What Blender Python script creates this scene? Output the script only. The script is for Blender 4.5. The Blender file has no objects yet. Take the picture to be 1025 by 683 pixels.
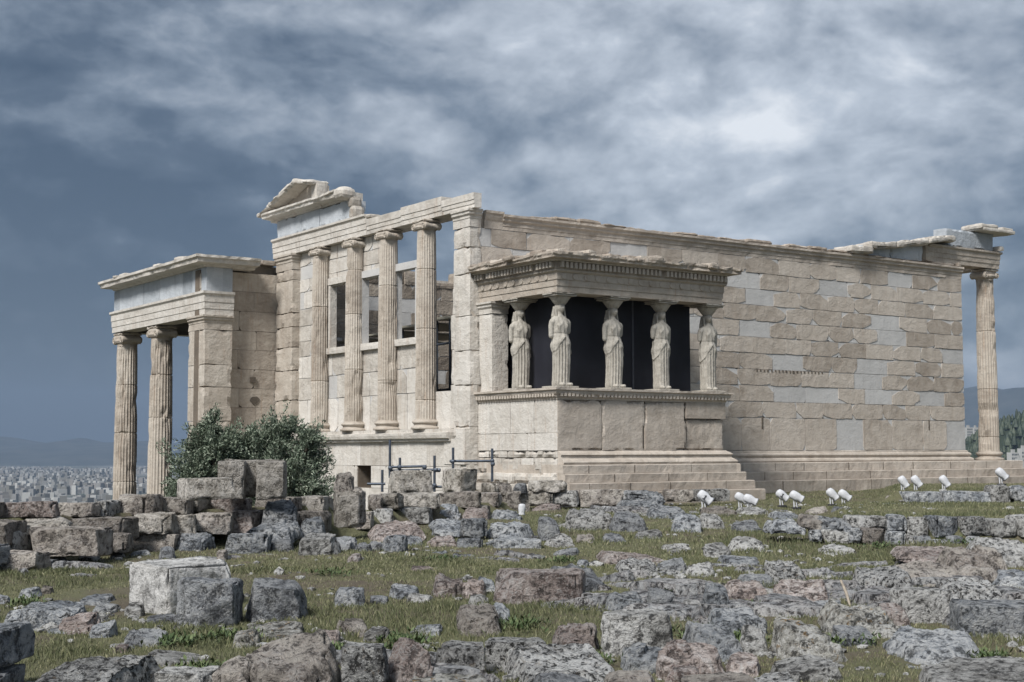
import bpy, math, random
import numpy as np
from mathutils import Vector

# ------------------------------------------------------------------ camera, sky, sun, exposure
scene = bpy.context.scene
COL = scene.collection
CAM = np.array([-19.732, -29.871, 0.365])
YAW, PITCH, ROLL, F, CY = 0.95747, 0.07674, -0.00186, 1410.9, 342.99
FW = np.array([math.cos(YAW)*math.cos(PITCH), math.sin(YAW)*math.cos(PITCH), math.sin(PITCH)])
RT = np.cross(FW, [0, 0, 1.]); RT /= np.linalg.norm(RT); UP = np.cross(RT, FW)
RT, UP = RT*math.cos(ROLL)+UP*math.sin(ROLL), -RT*math.sin(ROLL)+UP*math.cos(ROLL)
cd = bpy.data.cameras.new('camera'); cam = bpy.data.objects.new('camera', cd); COL.objects.link(cam)
from mathutils import Matrix
M4 = Matrix(((RT[0], UP[0], -FW[0], CAM[0]), (RT[1], UP[1], -FW[1], CAM[1]), (RT[2], UP[2], -FW[2], CAM[2]), (0, 0, 0, 1)))
cam.matrix_world = M4
cd.sensor_width = 36.; cd.lens = F/1025.*36.; cd.shift_y = (CY-341.5)/1025.
cd.clip_end = 60000.; cd.clip_start = .1
scene.camera = cam

SUN_AZ, SUN_EL = math.radians(205.), math.radians(46.)     # direction towards the sun, from +X counter clockwise
sdir = Vector((math.cos(SUN_AZ)*math.cos(SUN_EL), math.sin(SUN_AZ)*math.cos(SUN_EL), math.sin(SUN_EL)))
sl = bpy.data.lights.new('sun', 'SUN'); sl.energy = 2.6; sl.angle = math.radians(16.); sl.color = (1, .968, .925)
so = bpy.data.objects.new('sun', sl); COL.objects.link(so)
so.rotation_euler = sdir.to_track_quat('Z', 'Y').to_euler()

scene.view_settings.view_transform = 'Standard'; scene.view_settings.look = 'None'
scene.view_settings.exposure = .98; scene.view_settings.gamma = 1.
scene.view_settings.use_curve_mapping = False

def cam_dir(px, py):
    d = FW + RT*((px-512.5)/F) - UP*((py-CY)/F)
    return d/np.linalg.norm(d)

class NT:
    """small node helper"""
    def __init__(s, tree): s.t = tree; s.n = tree.nodes; s.l = tree.links
    def node(s, typ, ins=None, **kw):
        n = s.n.new(typ)
        for k, v in kw.items(): setattr(n, k, v)
        if ins:
            for k, v in ins.items():
                sk = n.inputs[k]
                if isinstance(v, bpy.types.NodeSocket): s.l.new(v, sk)
                else: sk.default_value = v
        return n
    def math(s, op, a, b=0., c=0., clamp=False):
        n = s.n.new('ShaderNodeMath'); n.operation = op; n.use_clamp = clamp
        for i, v in enumerate((a, b, c)):
            if isinstance(v, bpy.types.NodeSocket): s.l.new(v, n.inputs[i])
            else: n.inputs[i].default_value = v
        return n.outputs[0]
    def mix(s, f, a, b, mode='MIX'):
        n = s.n.new('ShaderNodeMix'); n.data_type = 'RGBA'; n.blend_type = mode
        for i, v in ((0, f), (6, a), (7, b)):
            if isinstance(v, bpy.types.NodeSocket): s.l.new(v, n.inputs[i])
            elif i == 0: n.inputs[i].default_value = v
            else: n.inputs[i].default_value = (v[0], v[1], v[2], 1)
        return n.outputs[2]
    def ramp(s, f, stops, interp='LINEAR'):
        n = s.n.new('ShaderNodeValToRGB'); s.l.new(f, n.inputs[0]); cr = n.color_ramp; cr.interpolation = interp
        while len(cr.elements) > 1: cr.elements.remove(cr.elements[-1])
        cr.elements[0].position = stops[0][0]
        for i, (p, c) in enumerate(stops):
            e = cr.elements[0] if i == 0 else cr.elements.new(p)
            e.color = (c, c, c, 1) if isinstance(c, (int, float)) else (c[0], c[1], c[2], 1)
        return n.outputs[0]
    def noise(s, vec, scale, detail=4., rough=.55, dist=0.):
        n = s.n.new('ShaderNodeTexNoise'); s.l.new(vec, n.inputs['Vector'])
        n.inputs['Scale'].default_value = scale; n.inputs['Detail'].default_value = detail
        n.inputs['Roughness'].default_value = rough; n.inputs['Distortion'].default_value = dist
        return n.outputs[0]

def make_world():
    w = bpy.data.worlds.new('World'); scene.world = w; w.use_nodes = True
    t = NT(w.node_tree); t.n.clear()
    sky = t.node('ShaderNodeTexSky', sky_type='NISHITA', sun_disc=False, sun_elevation=SUN_EL)
    sky.sun_rotation = math.pi/2-SUN_AZ
    tc = t.node('ShaderNodeTexCoord')
    nrm = t.node('ShaderNodeVectorMath', {0: tc.outputs['Generated']}, operation='NORMALIZE').outputs[0]
    sep = t.node('ShaderNodeSeparateXYZ', {0: nrm})
    zz = t.math('ADD', t.math('MAXIMUM', sep.outputs[2], 0.), .95)
    cx = t.math('DIVIDE', sep.outputs[0], zz); cy = t.math('DIVIDE', sep.outputs[1], zz)
    P = t.node('ShaderNodeVectorMath', {0: nrm, 1: (1., 1., 1.75)}, operation='MULTIPLY').outputs[0]
    warp = t.node('ShaderNodeTexNoise', {'Vector': P, 'Scale': 5., 'Detail': 4.}).outputs[1]
    Pw = t.node('ShaderNodeVectorMath', {0: P, 1: t.node('ShaderNodeVectorMath', {0: warp, 'Scale': .07}, operation='SCALE').outputs[0]}, operation='ADD').outputs[0]
    n1 = t.noise(P, 3.6, 5., .5, .2)
    n2 = t.noise(Pw, 8.0, 8., .52)
    n3 = t.noise(Pw, 21., 8., .56)
    # relief of the cloud heaps: the same field a little further from the light
    off = tuple(np.array([math.cos(SUN_AZ), math.sin(SUN_AZ), -1.5])*.015)
    Po = t.node('ShaderNodeVectorMath', {0: Pw, 1: off}, operation='ADD').outputs[0]
    r1 = t.math('SUBTRACT', n2, t.noise(Po, 8.0, 8., .52)); r2 = t.math('SUBTRACT', n3, t.noise(Po, 21., 8., .56))
    # cloud banks by direction; the widest is an unseen bright patch added for fill
    acc = None; fill_dir = np.array([math.cos(SUN_AZ)*.75, math.sin(SUN_AZ)*.75, .66])
    for px, py, r, wgt in [(760, 165, 8.0, .15), (560, 40, 12., .11), (900, 60, 10., .07), (340, 60, 8., .05), (660, 190, 6, .08),
                           (30, 400, 13., -.44), (150, 250, 9., -.15), (20, 180, 6., -.03), (1015, 300, 4.0, -.12), (980, 250, 3., -.05),
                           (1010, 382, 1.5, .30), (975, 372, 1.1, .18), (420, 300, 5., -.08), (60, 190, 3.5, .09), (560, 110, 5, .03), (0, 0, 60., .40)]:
        d = fill_dir if r == 60. else cam_dir(px, py)
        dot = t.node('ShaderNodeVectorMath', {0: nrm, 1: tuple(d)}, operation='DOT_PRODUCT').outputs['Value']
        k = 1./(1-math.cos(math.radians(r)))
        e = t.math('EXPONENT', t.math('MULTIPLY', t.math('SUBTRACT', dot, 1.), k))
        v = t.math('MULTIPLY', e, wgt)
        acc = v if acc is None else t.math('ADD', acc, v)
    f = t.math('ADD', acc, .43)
    f = t.math('ADD', f, t.math('MULTIPLY', t.math('SUBTRACT', n1, .5), .36))
    f = t.math('ADD', f, t.math('MULTIPLY', t.math('SUBTRACT', n2, .5), .34))
    f = t.math('ADD', f, t.math('MULTIPLY', t.math('SUBTRACT', n3, .5), .12))
    f = t.math('ADD', f, t.math('ADD', t.math('MULTIPLY', r1, 1.25), t.math('MULTIPLY', r2, .35)))
    c = t.ramp(f, [(0., (.038, .062, .100)), (.22, (.078, .108, .153)), (.42, (.20, .243, .30)), (.6, (.37, .415, .475)),
                   (.78, (.55, .60, .67)), (1., (.88, .91, .95))])
    c10 = t.node('ShaderNodeVectorMath', {0: c, 1: (5.5, 5.5, 5.5)}, operation='MULTIPLY').outputs[0]
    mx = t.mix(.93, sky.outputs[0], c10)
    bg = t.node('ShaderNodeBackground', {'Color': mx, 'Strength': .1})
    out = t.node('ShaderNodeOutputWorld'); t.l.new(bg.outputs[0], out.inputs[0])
make_world()
scene.cycles.max_bounces = 6; scene.cycles.volume_bounces = 0; scene.cycles.diffuse_bounces = 3
scene.cycles.glossy_bounces = 2; scene.cycles.transparent_max_bounces = 4
scene.cycles.use_denoising = True

# ------------------------------------------------------------------ helpers
random.seed(7); RNG = np.random.default_rng(11)
HOR = CY + F*math.tan(PITCH)
FWH = np.array([math.cos(YAW), math.sin(YAW)]); RTH = np.array([math.sin(YAW), -math.cos(YAW)])
def h3(i, j, k, s):
    n = (i*374761393 + j*668265263 + k*2147483647 + s*974634777) & 0xffffffff
    n = ((n ^ (n >> 13))*1274126177) & 0xffffffff
    n = ((n ^ (n >> 16))*2246822519) & 0xffffffff
    return ((n ^ (n >> 15)) & 0xffff)/65535.
def vnoise(P, s=0):
    P = np.asarray(P, float); I = np.floor(P).astype(np.int64); f = P-I; f = f*f*(3-2*f)
    r = 0
    for a in (0, 1):
        for b in (0, 1):
            for c in (0, 1):
                w = (f[:, 0] if a else 1-f[:, 0])*(f[:, 1] if b else 1-f[:, 1])*(f[:, 2] if c else 1-f[:, 2])
                r = r + w*h3(I[:, 0]+a, I[:, 1]+b, I[:, 2]+c, s)
    return r*2-1
def fbm(P, s=0, o=4, g=.5):
    r = 0; a = 1.; t = 0
    for i in range(o):
        r = r + a*vnoise(P*(2.03**i)+i*17.3, s+i); t += a; a *= g
    return r/t

class Geo:
    def __init__(s): s.V = []; s.L = []; s.S = []; s.T = []; s.M = []; s.n = 0
    def add(s, V, faces, tone=.5, mi=0):
        V = np.asarray(V, float).reshape(-1, 3); s.V.append(V)
        if isinstance(faces, np.ndarray):
            s.L.append((faces+s.n).ravel()); s.S.append(np.full(len(faces), faces.shape[1])); nf = len(faces)
        else:
            s.L.append(np.array([i+s.n for f in faces for i in f])); s.S.append(np.array([len(f) for f in faces])); nf = len(faces)
        s.T.append(np.full(nf, tone) if np.isscalar(tone) else np.asarray(tone)); s.M.append(np.full(nf, mi)); s.n += len(V)
    def box(s, x0, x1, y0, y1, z0, z1, tone=.5, mi=0):
        V = [(x0, y0, z0), (x1, y0, z0), (x1, y1, z0), (x0, y1, z0), (x0, y0, z1), (x1, y0, z1), (x1, y1, z1), (x0, y1, z1)]
        s.add(V, [(0, 3, 2, 1), (4, 5, 6, 7), (0, 1, 5, 4), (1, 2, 6, 5), (2, 3, 7, 6), (3, 0, 4, 7)], tone, mi)
    def worn(s, c, size, r=.04, amp=.02, freq=2.5, res=.12, rot=0., seed=0, tone=.5, mi=0, cuts=0, tilt=(0, 0), chip=0., shear=0., taper=0., fine=0.):
        """box with rounded, noise-eroded surface; c = centre of its base"""
        size = np.array(size, float); h = size/2; r = min(r, h.min()*.95)
        N = [int(max(2, min(40, math.ceil(v/res)))) for v in size]
        V = []; Fc = []; base = 0
        for ax in range(3):
            a, b = [(1, 2), (2, 0), (0, 1)][ax]
            ga, gb = np.linspace(-1, 1, N[a]+1), np.linspace(-1, 1, N[b]+1)
            A, B = np.meshgrid(ga, gb, indexing='ij')
            for sg in (-1, 1):
                P = np.zeros(A.shape+(3,)); P[..., a] = A; P[..., b] = B; P[..., ax] = sg
                V.append(P.reshape(-1, 3)); i = np.arange(A.size).reshape(A.shape)+base; base += A.size
                q = np.stack([i[:-1, :-1], i[1:, :-1], i[1:, 1:], i[:-1, 1:]], -1).reshape(-1, 4)
                Fc.append(q if sg > 0 else q[:, ::-1])
        V = np.concatenate(V)*h; Fc = np.concatenate(Fc)
        q = np.clip(V, -(h-r), h-r); d = V-q; L = np.linalg.norm(d, axis=1)[:, None]+1e-9
        dn = d/L; V = q+dn*r
        if cuts:
            rs = np.random.default_rng(seed+5)
            for k in range(cuts):
                n = rs.normal(size=3)*np.array([1, 1, .8]); n[2] = n[2]*.28 if k % 4 else abs(n[2])*.8+.3; n /= np.linalg.norm(n)
                sup = (np.abs(n)*h).sum(); lim = sup*rs.uniform(.62, .86)
                over = np.maximum(V@n-lim, 0); V = V-over[:, None]*n*.93
        Q = V+np.array([seed*3.71 % 97, seed*1.93 % 89, seed*.77 % 83])
        n1 = fbm(Q*freq, seed % 1000, 4, .55)
        edge = np.clip((L[:, 0]/r-1)*2.4, 0, 1)
        V = V+dn*(n1*amp)[:, None]
        if fine: V = V+dn*(-np.abs(fbm(Q*fine, 400+seed % 100, 3, .6))*min(.03, amp*.8))[:, None]
        if chip:
            n2 = np.maximum(fbm(Q*freq*1.7+9, 31+seed % 1000, 3), 0)
            V = V-dn*(edge*n2*chip*2)[:, None]
        if amp > .012:
            W = np.stack([fbm(Q*.9+k*31, 77+k, 2) for k in range(3)], 1); V = V+W*amp*1.1
        V[:, 2] += h[2]
        if taper: V[:, :2] *= (1-taper*np.clip(V[:, 2:3]/size[2], 0, 1)**1.5)
        V[:, 2] += V[:, 0]*tilt[0]+V[:, 1]*tilt[1]
        V[:, 0] += V[:, 2]*shear
        cr, sr = math.cos(rot), math.sin(rot)
        V = np.stack([V[:, 0]*cr-V[:, 1]*sr, V[:, 0]*sr+V[:, 1]*cr, V[:, 2]], 1)+np.array(c)
        s.add(V, Fc, tone, mi)
    def wbox(s, x0, x1, y0, y1, z0, z1, **kw):
        s.worn(((x0+x1)/2, (y0+y1)/2, z0), (x1-x0, y1-y0, z1-z0), **kw)
    def grid(s, P, tone=.5, mi=0, wrap=False, flip=False):
        a, b = P.shape[:2]; i = np.arange(a*b).reshape(a, b)
        if wrap: i = np.concatenate([i, i[:, :1]], 1)
        q = np.stack([i[:-1, :-1], i[:-1, 1:], i[1:, 1:], i[1:, :-1]], -1).reshape(-1, 4)
        if flip: q = q[:, ::-1]
        s.add(P.reshape(-1, 3), q, tone, mi)
    def lathe(s, c, prof, n=24, tone=.5, mi=0, axis='z', cap=True, rf=None):
        th = np.linspace(0, 2*math.pi, n, endpoint=False)
        P = []
        for r, z in prof:
            rr = r*np.ones(n) if rf is None else rf(r, z, th)
            if axis == 'z': P.append(np.stack([rr*np.cos(th), rr*np.sin(th), np.full(n, z)], 1))
            elif axis == 'x': P.append(np.stack([np.full(n, z), rr*np.cos(th), rr*np.sin(th)], 1))
            else: P.append(np.stack([rr*np.sin(th), np.full(n, z), rr*np.cos(th)], 1))
        P = np.array(P)+np.array(c); s.grid(P, tone, mi, wrap=True)
        if cap:
            k = len(prof); s.add(P[0], [tuple(range(n))[::-1]], tone, mi); s.add(P[-1], [tuple(range(n))], tone, mi)
    def tube(s, a, b, r, n=10, tone=.5, r2=None):
        a = np.array(a, float); b = np.array(b, float); d = b-a; L = np.linalg.norm(d); d /= L
        u = np.cross(d, [0, 0, 1.] if abs(d[2]) < .9 else [1., 0, 0]); u /= np.linalg.norm(u); v = np.cross(d, u)
        th = np.linspace(0, 2*math.pi, n, endpoint=False); r2 = r if r2 is None else r2
        P = np.array([p+rr*(np.cos(th)[:, None]*u+np.sin(th)[:, None]*v) for p, rr in ((a, r), (b, r2))])
        s.grid(P, tone, wrap=True); s.add(P[0], [tuple(range(n))[::-1]], tone); s.add(P[1], [tuple(range(n))], tone)
    def poly(s, pts, o, ex, ey, n, depth, tone=.5, mi=0):
        """extruded polygon: pts 2D in frame (o,ex,ey); front at +n*depth"""
        pts = np.array(pts); o, ex, ey, n = (np.array(v, float) for v in (o, ex, ey, n)); k = len(pts)
        B = o+pts[:, :1]*ex+pts[:, 1:]*ey; T = B+n*depth
        ring = list(range(k)); fs = [tuple(k+i for i in ring)]+[(i, (i+1) % k, k+(i+1) % k, k+i) for i in ring]
        if np.dot(np.cross(ex, ey), n) < 0: fs = [f[::-1] for f in fs]
        s.add(np.concatenate([B, T]), fs, tone, mi)
    def sweep(s, path, prof, step=.12, ero=0., freq=2., seed=0, tone=.5, mi=0, erotop=0.):
        """profile (out, z) swept along an XY polyline; outward = right-hand side, mitred corners"""
        path = [np.array(p, float) for p in path]; prof = np.array(prof, float); rows = []
        nrm = []
        for a, b in zip(path[:-1], path[1:]):
            d = (b-a)/np.linalg.norm(b-a); nrm.append(np.array([d[1], -d[0]]))
        def mit(i):
            if i == 0: return nrm[0]
            if i == len(path)-1: return nrm[-1]
            m = nrm[i-1]+nrm[i]; return m/np.dot(m, nrm[i])
        for i in range(len(path)-1):
            L = np.linalg.norm(path[i+1]-path[i]); k = max(1, int(L/step))
            for j in range(k+(1 if i == len(path)-2 else 0)):
                t = j/k; rows.append((path[i]*(1-t)+path[i+1]*t, mit(i)*(1-t)+mit(i+1)*t if (t == 0 or t == 1) else None, i, t))
        P = []
        for p, m, i, t in rows:
            # interior rows interpolate between the mitred ends so faces stay flat
            mi0, mi1 = mit(i), mit(i+1); tt = t
            base = path[i]*(1-tt)+path[i+1]*tt; mm = mi0*(1-tt)+mi1*tt
            P.append([(base[0]+mm[0]*o, base[1]+mm[1]*o, z) for o, z in prof])
        P = np.array(P)
        if ero or erotop:
            Q = P.reshape(-1, 3); n = fbm(Q*freq+seed, seed, 4, .6).reshape(P.shape[:2])
            for r_ in range(len(rows)):
                i = rows[r_][2]; nn = nrm[i]
                o = prof[:, 0]; w = (o > o.min()+.01).astype(float)
                P[r_, :, 0] -= nn[0]*np.maximum(n[r_]+.2, 0)*ero*w; P[r_, :, 1] -= nn[1]*np.maximum(n[r_]+.2, 0)*ero*w
            zt = prof[:, 1] > prof[:, 1].max()-.14
            P[:, zt, 2] += (n[:, zt]-.15)*erotop
        s.grid(P, tone, mi)
        k = len(prof); s.add(P[0], [tuple(range(k))], tone, mi); s.add(P[-1], [tuple(range(k))[::-1]], tone, mi)
    def build(s, name, mat, parent=None, smooth=False, kind=None):
        me = bpy.data.meshes.new(name)
        V = np.concatenate(s.V); L = np.concatenate(s.L).astype(np.int32); S = np.concatenate(s.S).astype(np.int32)
        me.vertices.add(len(V)); me.vertices.foreach_set('co', V.astype(np.float32).ravel())
        me.loops.add(len(L)); me.loops.foreach_set('vertex_index', L)
        me.polygons.add(len(S)); me.polygons.foreach_set('loop_start', np.concatenate([[0], np.cumsum(S)[:-1]]).astype(np.int32))
        me.polygons.foreach_set('loop_total', S)
        me.polygons.foreach_set('material_index', np.concatenate(s.M).astype(np.int32))
        a = me.attributes.new('tone', 'FLOAT', 'FACE'); a.data.foreach_set('value', np.concatenate(s.T).astype(np.float32))
        me.update(calc_edges=True)
        me.polygons.foreach_set('use_smooth', np.full(len(S), smooth))
        for m in (mat if isinstance(mat, (list, tuple)) else [mat]): me.materials.append(m)
        o = bpy.data.objects.new(name, me); COL.objects.link(o)
        if parent is not None:
            o.parent = parent
            me.vertices.foreach_set('co', (V-np.array(parent_loc(parent))).astype(np.float32).ravel())
        if kind: o['kind'] = kind
        return o
def parent_loc(p):
    l = np.zeros(3)
    while p is not None:
        l += np.array(p.location); p = p.parent
    return l
def recentre(o, c):
    me = o.data; n = len(me.vertices); a = np.empty(n*3, np.float32); me.vertices.foreach_get('co', a)
    me.vertices.foreach_set('co', (a.reshape(-1, 3)-np.array(c, np.float32)).ravel()); o.location = c; me.update()
def thing(name, label, cat, loc=(0, 0, 0), group=None):
    o = bpy.data.objects.new(name, None); COL.objects.link(o); o.location = loc; o.empty_display_size = .2
    return tag(o, label, cat, group)
def tag(o, label, cat, group=None):
    o['label'] = label; o['category'] = cat; o['kind'] = 'thing'
    if group: o['group'] = group
    return o
def dup(root, loc, label=None):
    r = root.copy(); COL.objects.link(r); r.location = loc
    if label: r['label'] = label
    for ch in list(root.children):
        c = ch.copy(); COL.objects.link(c); c.parent = r
        for g in list(ch.children):
            e = g.copy(); COL.objects.link(e); e.parent = c
    return r

# ------------------------------------------------------------------ materials
def new_mat(name):
    m = bpy.data.materials.new(name); m.use_nodes = True; t = NT(m.node_tree); t.n.clear()
    out = t.node('ShaderNodeOutputMaterial'); b = t.node('ShaderNodeBsdfPrincipled', {'Roughness': .88, 'Specular IOR Level': .25})
    t.l.new(b.outputs[0], out.inputs[0]); return m, t, b
def marble(name, dark, mid, light, stain=(.16, .12, .09), streak=.35, bump=.6, grime=.55, sc=1., orange=0.):
    m, t, b = new_mat(name)
    tc = t.node('ShaderNodeTexCoord').outputs['Object']
    tone = t.node('ShaderNodeAttribute', attribute_name='tone').outputs['Fac']
    n0 = t.noise(tc, .55*sc, 4, .55, .3); n1 = t.noise(tc, 2.6*sc, 6, .62, .4); n2 = t.noise(tc, 14*sc, 6, .65)
    mp = t.node('ShaderNodeMapping', {0: tc, 3: (1.2, 1.2, 5.)}).outputs[0]
    ns = t.noise(mp, 1.3*sc, 5, .6, .6)
    mv = t.node('ShaderNodeMapping', {0: tc, 3: (5., 5., .45)}).outputs[0]
    nv = t.noise(mv, 1.0*sc, 5, .65, .3)
    f = t.math('ADD', t.math('MULTIPLY', tone, .75), t.math('MULTIPLY', t.math('SUBTRACT', n1, .5), .9))
    f = t.math('ADD', f, t.math('MULTIPLY', t.math('SUBTRACT', n0, .5), .5))
    f = t.math('ADD', f, t.math('MULTIPLY', t.math('SUBTRACT', ns, .5), streak), clamp=True)
    c = t.ramp(f, [(.05, dark), (.42, mid), (.9, light)])
    s1 = t.math('MULTIPLY', t.ramp(t.math('ADD', t.math('MULTIPLY', nv, .55), t.math('MULTIPLY', n1, .45)), [(.52, 0.), (.68, 1.)]), grime)
    c = t.mix(s1, c, stain)
    sp = t.math('MULTIPLY', t.ramp(n2, [(.60, 0.), (.72, 1.)]), grime*.75)
    c = t.mix(sp, c, stain)
    if orange:
        so_ = t.math('MULTIPLY', t.ramp(t.noise(mv, 2.1, 4, .6), [(.58, 0.), (.72, 1.)]), orange)
        c = t.mix(so_, c, (.30, .17, .09))
    t.l.new(c, b.inputs['Base Color'])
    hgt = t.math('ADD', t.math('MULTIPLY', n2, .35), t.math('ADD', t.math('MULTIPLY', n1, .9), t.math('MULTIPLY', ns, .16)))
    bp = t.node('ShaderNodeBump', {'Strength': bump, 'Distance': .09, 'Height': hgt})
    t.l.new(bp.outputs[0], b.inputs['Normal']); return m
M_old = marble('weathered_marble_brown', (.285, .243, .202), (.455, .405, .350), (.58, .53, .47), stain=(.16, .13, .105), orange=.12, bump=.45, grime=.32)
M_new = marble('new_marble_grey', (.40, .395, .387), (.48, .475, .465), (.565, .56, .55), streak=.25, bump=.3, grime=.16)
M_pale = marble('weathered_marble_pale', (.28, .252, .218), (.51, .48, .435), (.68, .655, .615), stain=(.19, .145, .105), grime=.42, orange=.3)
M_gold = marble('weathered_marble_golden', (.24, .202, .168), (.41, .365, .312), (.56, .52, .462), stain=(.18, .135, .10), grime=.4, orange=.3)
M_blue = marble('eleusinian_limestone', (.27, .295, .32), (.40, .43, .46), (.54, .57, .60), stain=(.15, .16, .17), streak=.1, grime=.4)
M_statue = marble('statue_marble', (.20, .185, .158), (.40, .375, .33), (.56, .535, .485), stain=(.12, .105, .085), streak=.1, bump=.4, grime=.85, sc=2.6)
M_core = marble('joint_dark_stone', (.10, .085, .07), (.15, .125, .10), (.21, .18, .145), bump=.3)
M_rubble = marble('wall_rubble_stone', (.17, .145, .12), (.31, .27, .225), (.44, .395, .34), bump=1.)

def rock_mat(name, ca, cb, cc, lichen=.3, orange=0., pit=.5, bump=.9, sc=1., pinkish=0., moss=.25):
    m, t, b = new_mat(name)
    tc = t.node('ShaderNodeTexCoord').outputs['Object']; oi = t.node('ShaderNodeObjectInfo')
    off = t.math('MULTIPLY', oi.outputs['Random'], 61.)
    v = t.node('ShaderNodeVectorMath', {0: tc, 1: t.node('ShaderNodeCombineXYZ', {0: off, 1: off, 2: off}).outputs[0]}, operation='ADD').outputs[0]
    n0 = t.noise(v, 1.7*sc, 4, .6, .5); n1 = t.noise(v, 8.5*sc, 8, .7, .12); n2 = t.noise(v, 42*sc, 5, .7); n3 = t.noise(v, 3.3*sc, 6, .65, .8)
    vo = t.node('ShaderNodeTexVoronoi', {'Vector': v, 'Scale': 4.2*sc}, feature='DISTANCE_TO_EDGE')
    wv = t.node('ShaderNodeVectorMath', {0: v, 1: t.node('ShaderNodeVectorMath', {0: t.node('ShaderNodeTexNoise', {'Vector': v, 'Scale': 2.5}).outputs[1], 'Scale': .9}, operation='SCALE').outputs[0]}, operation='ADD').outputs[0]
    t.l.new(wv, vo.inputs['Vector'])
    f = t.math('ADD', t.math('MULTIPLY', n0, .5), t.math('MULTIPLY', n1, .5))
    c = t.ramp(f, [(.41, ca), (.49, cb), (.57, cc)])
    if pinkish: c = t.mix(t.math('MULTIPLY', t.ramp(n3, [(.47, 0.), (.56, 1.)]), pinkish), c, (.27, .20, .178))
    wl = t.math('MULTIPLY', t.ramp(t.math('ADD', t.math('MULTIPLY', n3, .5), t.math('MULTIPLY', n2, .5)), [(.525, 0.), (.555, 1.)]), lichen)
    c = t.mix(wl, c, (.62, .62, .60))
    pits = t.ramp(t.math('ADD', t.math('MULTIPLY', n1, .6), t.math('MULTIPLY', n2, .4)), [(.415, 1.), (.465, 0.)])
    c = t.mix(t.math('MULTIPLY', pits, pit), c, (.03, .029, .028))
    if orange:
        ol = t.math('MULTIPLY', t.ramp(t.noise(v, 8*sc, 5, .7, 1.), [(.58, 0.), (.64, 1.)]), orange)
        c = t.mix(ol, c, (.34, .20, .06))
    if moss:
        mo = t.math('MULTIPLY', t.ramp(t.noise(v, 2.1, 5, .7, .4), [(.60, 0.), (.68, 1.)]), moss)
        c = t.mix(mo, c, (.055, .06, .03))
    if lichen > .3:                          # crisp grey-white and dark lichen spots
        sp = t.noise(v, 17*sc, 3, .55, .3); mk = t.ramp(n0, [(.42, .25), (.58, 1.)])
        c = t.mix(t.math('MULTIPLY', t.math('MULTIPLY', t.ramp(sp, [(.555, 0.), (.585, 1.)]), mk), min(1., lichen*1.1)), c, (.60, .60, .585))
        c = t.mix(t.math('MULTIPLY', t.ramp(sp, [(.40, 1.), (.425, 0.)]), min(.9, pit)), c, (.045, .045, .043))
    vr = t.math('ADD', t.math('MULTIPLY', t.node('ShaderNodeTexWhiteNoise', {'W': oi.outputs['Random']}, noise_dimensions='1D').outputs[0], .5), .78)
    c = t.node('ShaderNodeVectorMath', {0: c, 'Scale': vr}, operation='SCALE').outputs[0]
    t.l.new(c, b.inputs['Base Color'])
    crack = t.ramp(vo.outputs['Distance'], [(0., 0.), (.05, 1.)])
    hgt = t.math('ADD', t.math('MULTIPLY', n2, .30), t.math('ADD', t.math('MULTIPLY', n1, .95), t.math('MULTIPLY', crack, .07)))
    hgt = t.math('SUBTRACT', hgt, t.math('MULTIPLY', pits, .35))
    bp = t.node('ShaderNodeBump', {'Strength': min(1., bump*1.2), 'Distance': .17, 'Height': hgt})
    t.l.new(bp.outputs[0], b.inputs['Normal']); return m
MR = {
 'grey': rock_mat('limestone_blue_grey', (.16, .175, .195), (.29, .31, .335), (.45, .465, .48), lichen=.4, pit=.45, moss=.15),
 'dark': rock_mat('limestone_dark_grey', (.11, .115, .125), (.20, .21, .225), (.33, .34, .35), lichen=.3, pit=.45),
 'pale': rock_mat('limestone_pale', (.22, .215, .205), (.37, .365, .35), (.52, .515, .50), lichen=.5, pit=.6),
 'speckled': rock_mat('limestone_speckled', (.15, .15, .15), (.33, .33, .325), (.56, .56, .55), lichen=.8, pit=.9, sc=1.5, orange=.25),
 'lichened': rock_mat('limestone_lichened', (.18, .175, .155), (.33, .32, .29), (.48, .47, .43), lichen=.6, pit=.55, orange=.8),
 'pinkish': rock_mat('conglomerate_pinkish', (.22, .18, .165), (.41, .345, .315), (.58, .52, .49), lichen=.35, pit=.4, pinkish=.7),
 'brown': rock_mat('poros_brown', (.19, .168, .148), (.345, .312, .278), (.48, .445, .40), lichen=.25, pit=.55, pinkish=.2),
 'cream': rock_mat('cream_marble_block', (.27, .245, .21), (.43, .40, .355), (.57, .535, .49), lichen=.2, pit=.4, moss=.1),
 'bed': rock_mat('bedrock_limestone', (.14, .14, .145), (.27, .275, .285), (.43, .435, .44), lichen=.5, pit=.6, pinkish=.3, moss=.5, orange=.15),
 'white': rock_mat('white_marble_block', (.24, .238, .23), (.385, .38, .37), (.52, .515, .50), lichen=.2, pit=.3, bump=.6, moss=.06),
}
def plain(name, col, rough=.6, metal=0., var=.15, sc=8., bump=.1):
    m, t, b = new_mat(name); tc = t.node('ShaderNodeTexCoord').outputs['Object']
    n = t.noise(tc, sc, 4, .6); k = t.ramp(n, [(.3, tuple(x*(1-var) for x in col)), (.7, tuple(min(1, x*(1+var)) for x in col))])
    t.l.new(k, b.inputs['Base Color']); b.inputs['Roughness'].default_value = rough; b.inputs['Metallic'].default_value = metal
    t.l.new(t.node('ShaderNodeBump', {'Strength': bump, 'Distance': .01, 'Height': n}).outputs[0], b.inputs['Normal']); return m
M_steel = plain('painted_steel_tube', (.085, .10, .125), .45, .5, .3)
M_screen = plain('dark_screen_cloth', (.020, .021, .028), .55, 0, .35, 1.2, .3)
M_batten = plain('screen_batten', (.075, .08, .095), .6)
M_white = plain('white_lamp_cover', (.50, .51, .53), .6, 0, .16, 10, .8)
M_lampdark = plain('lamp_dark_metal', (.05, .05, .055), .5, .3)
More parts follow.
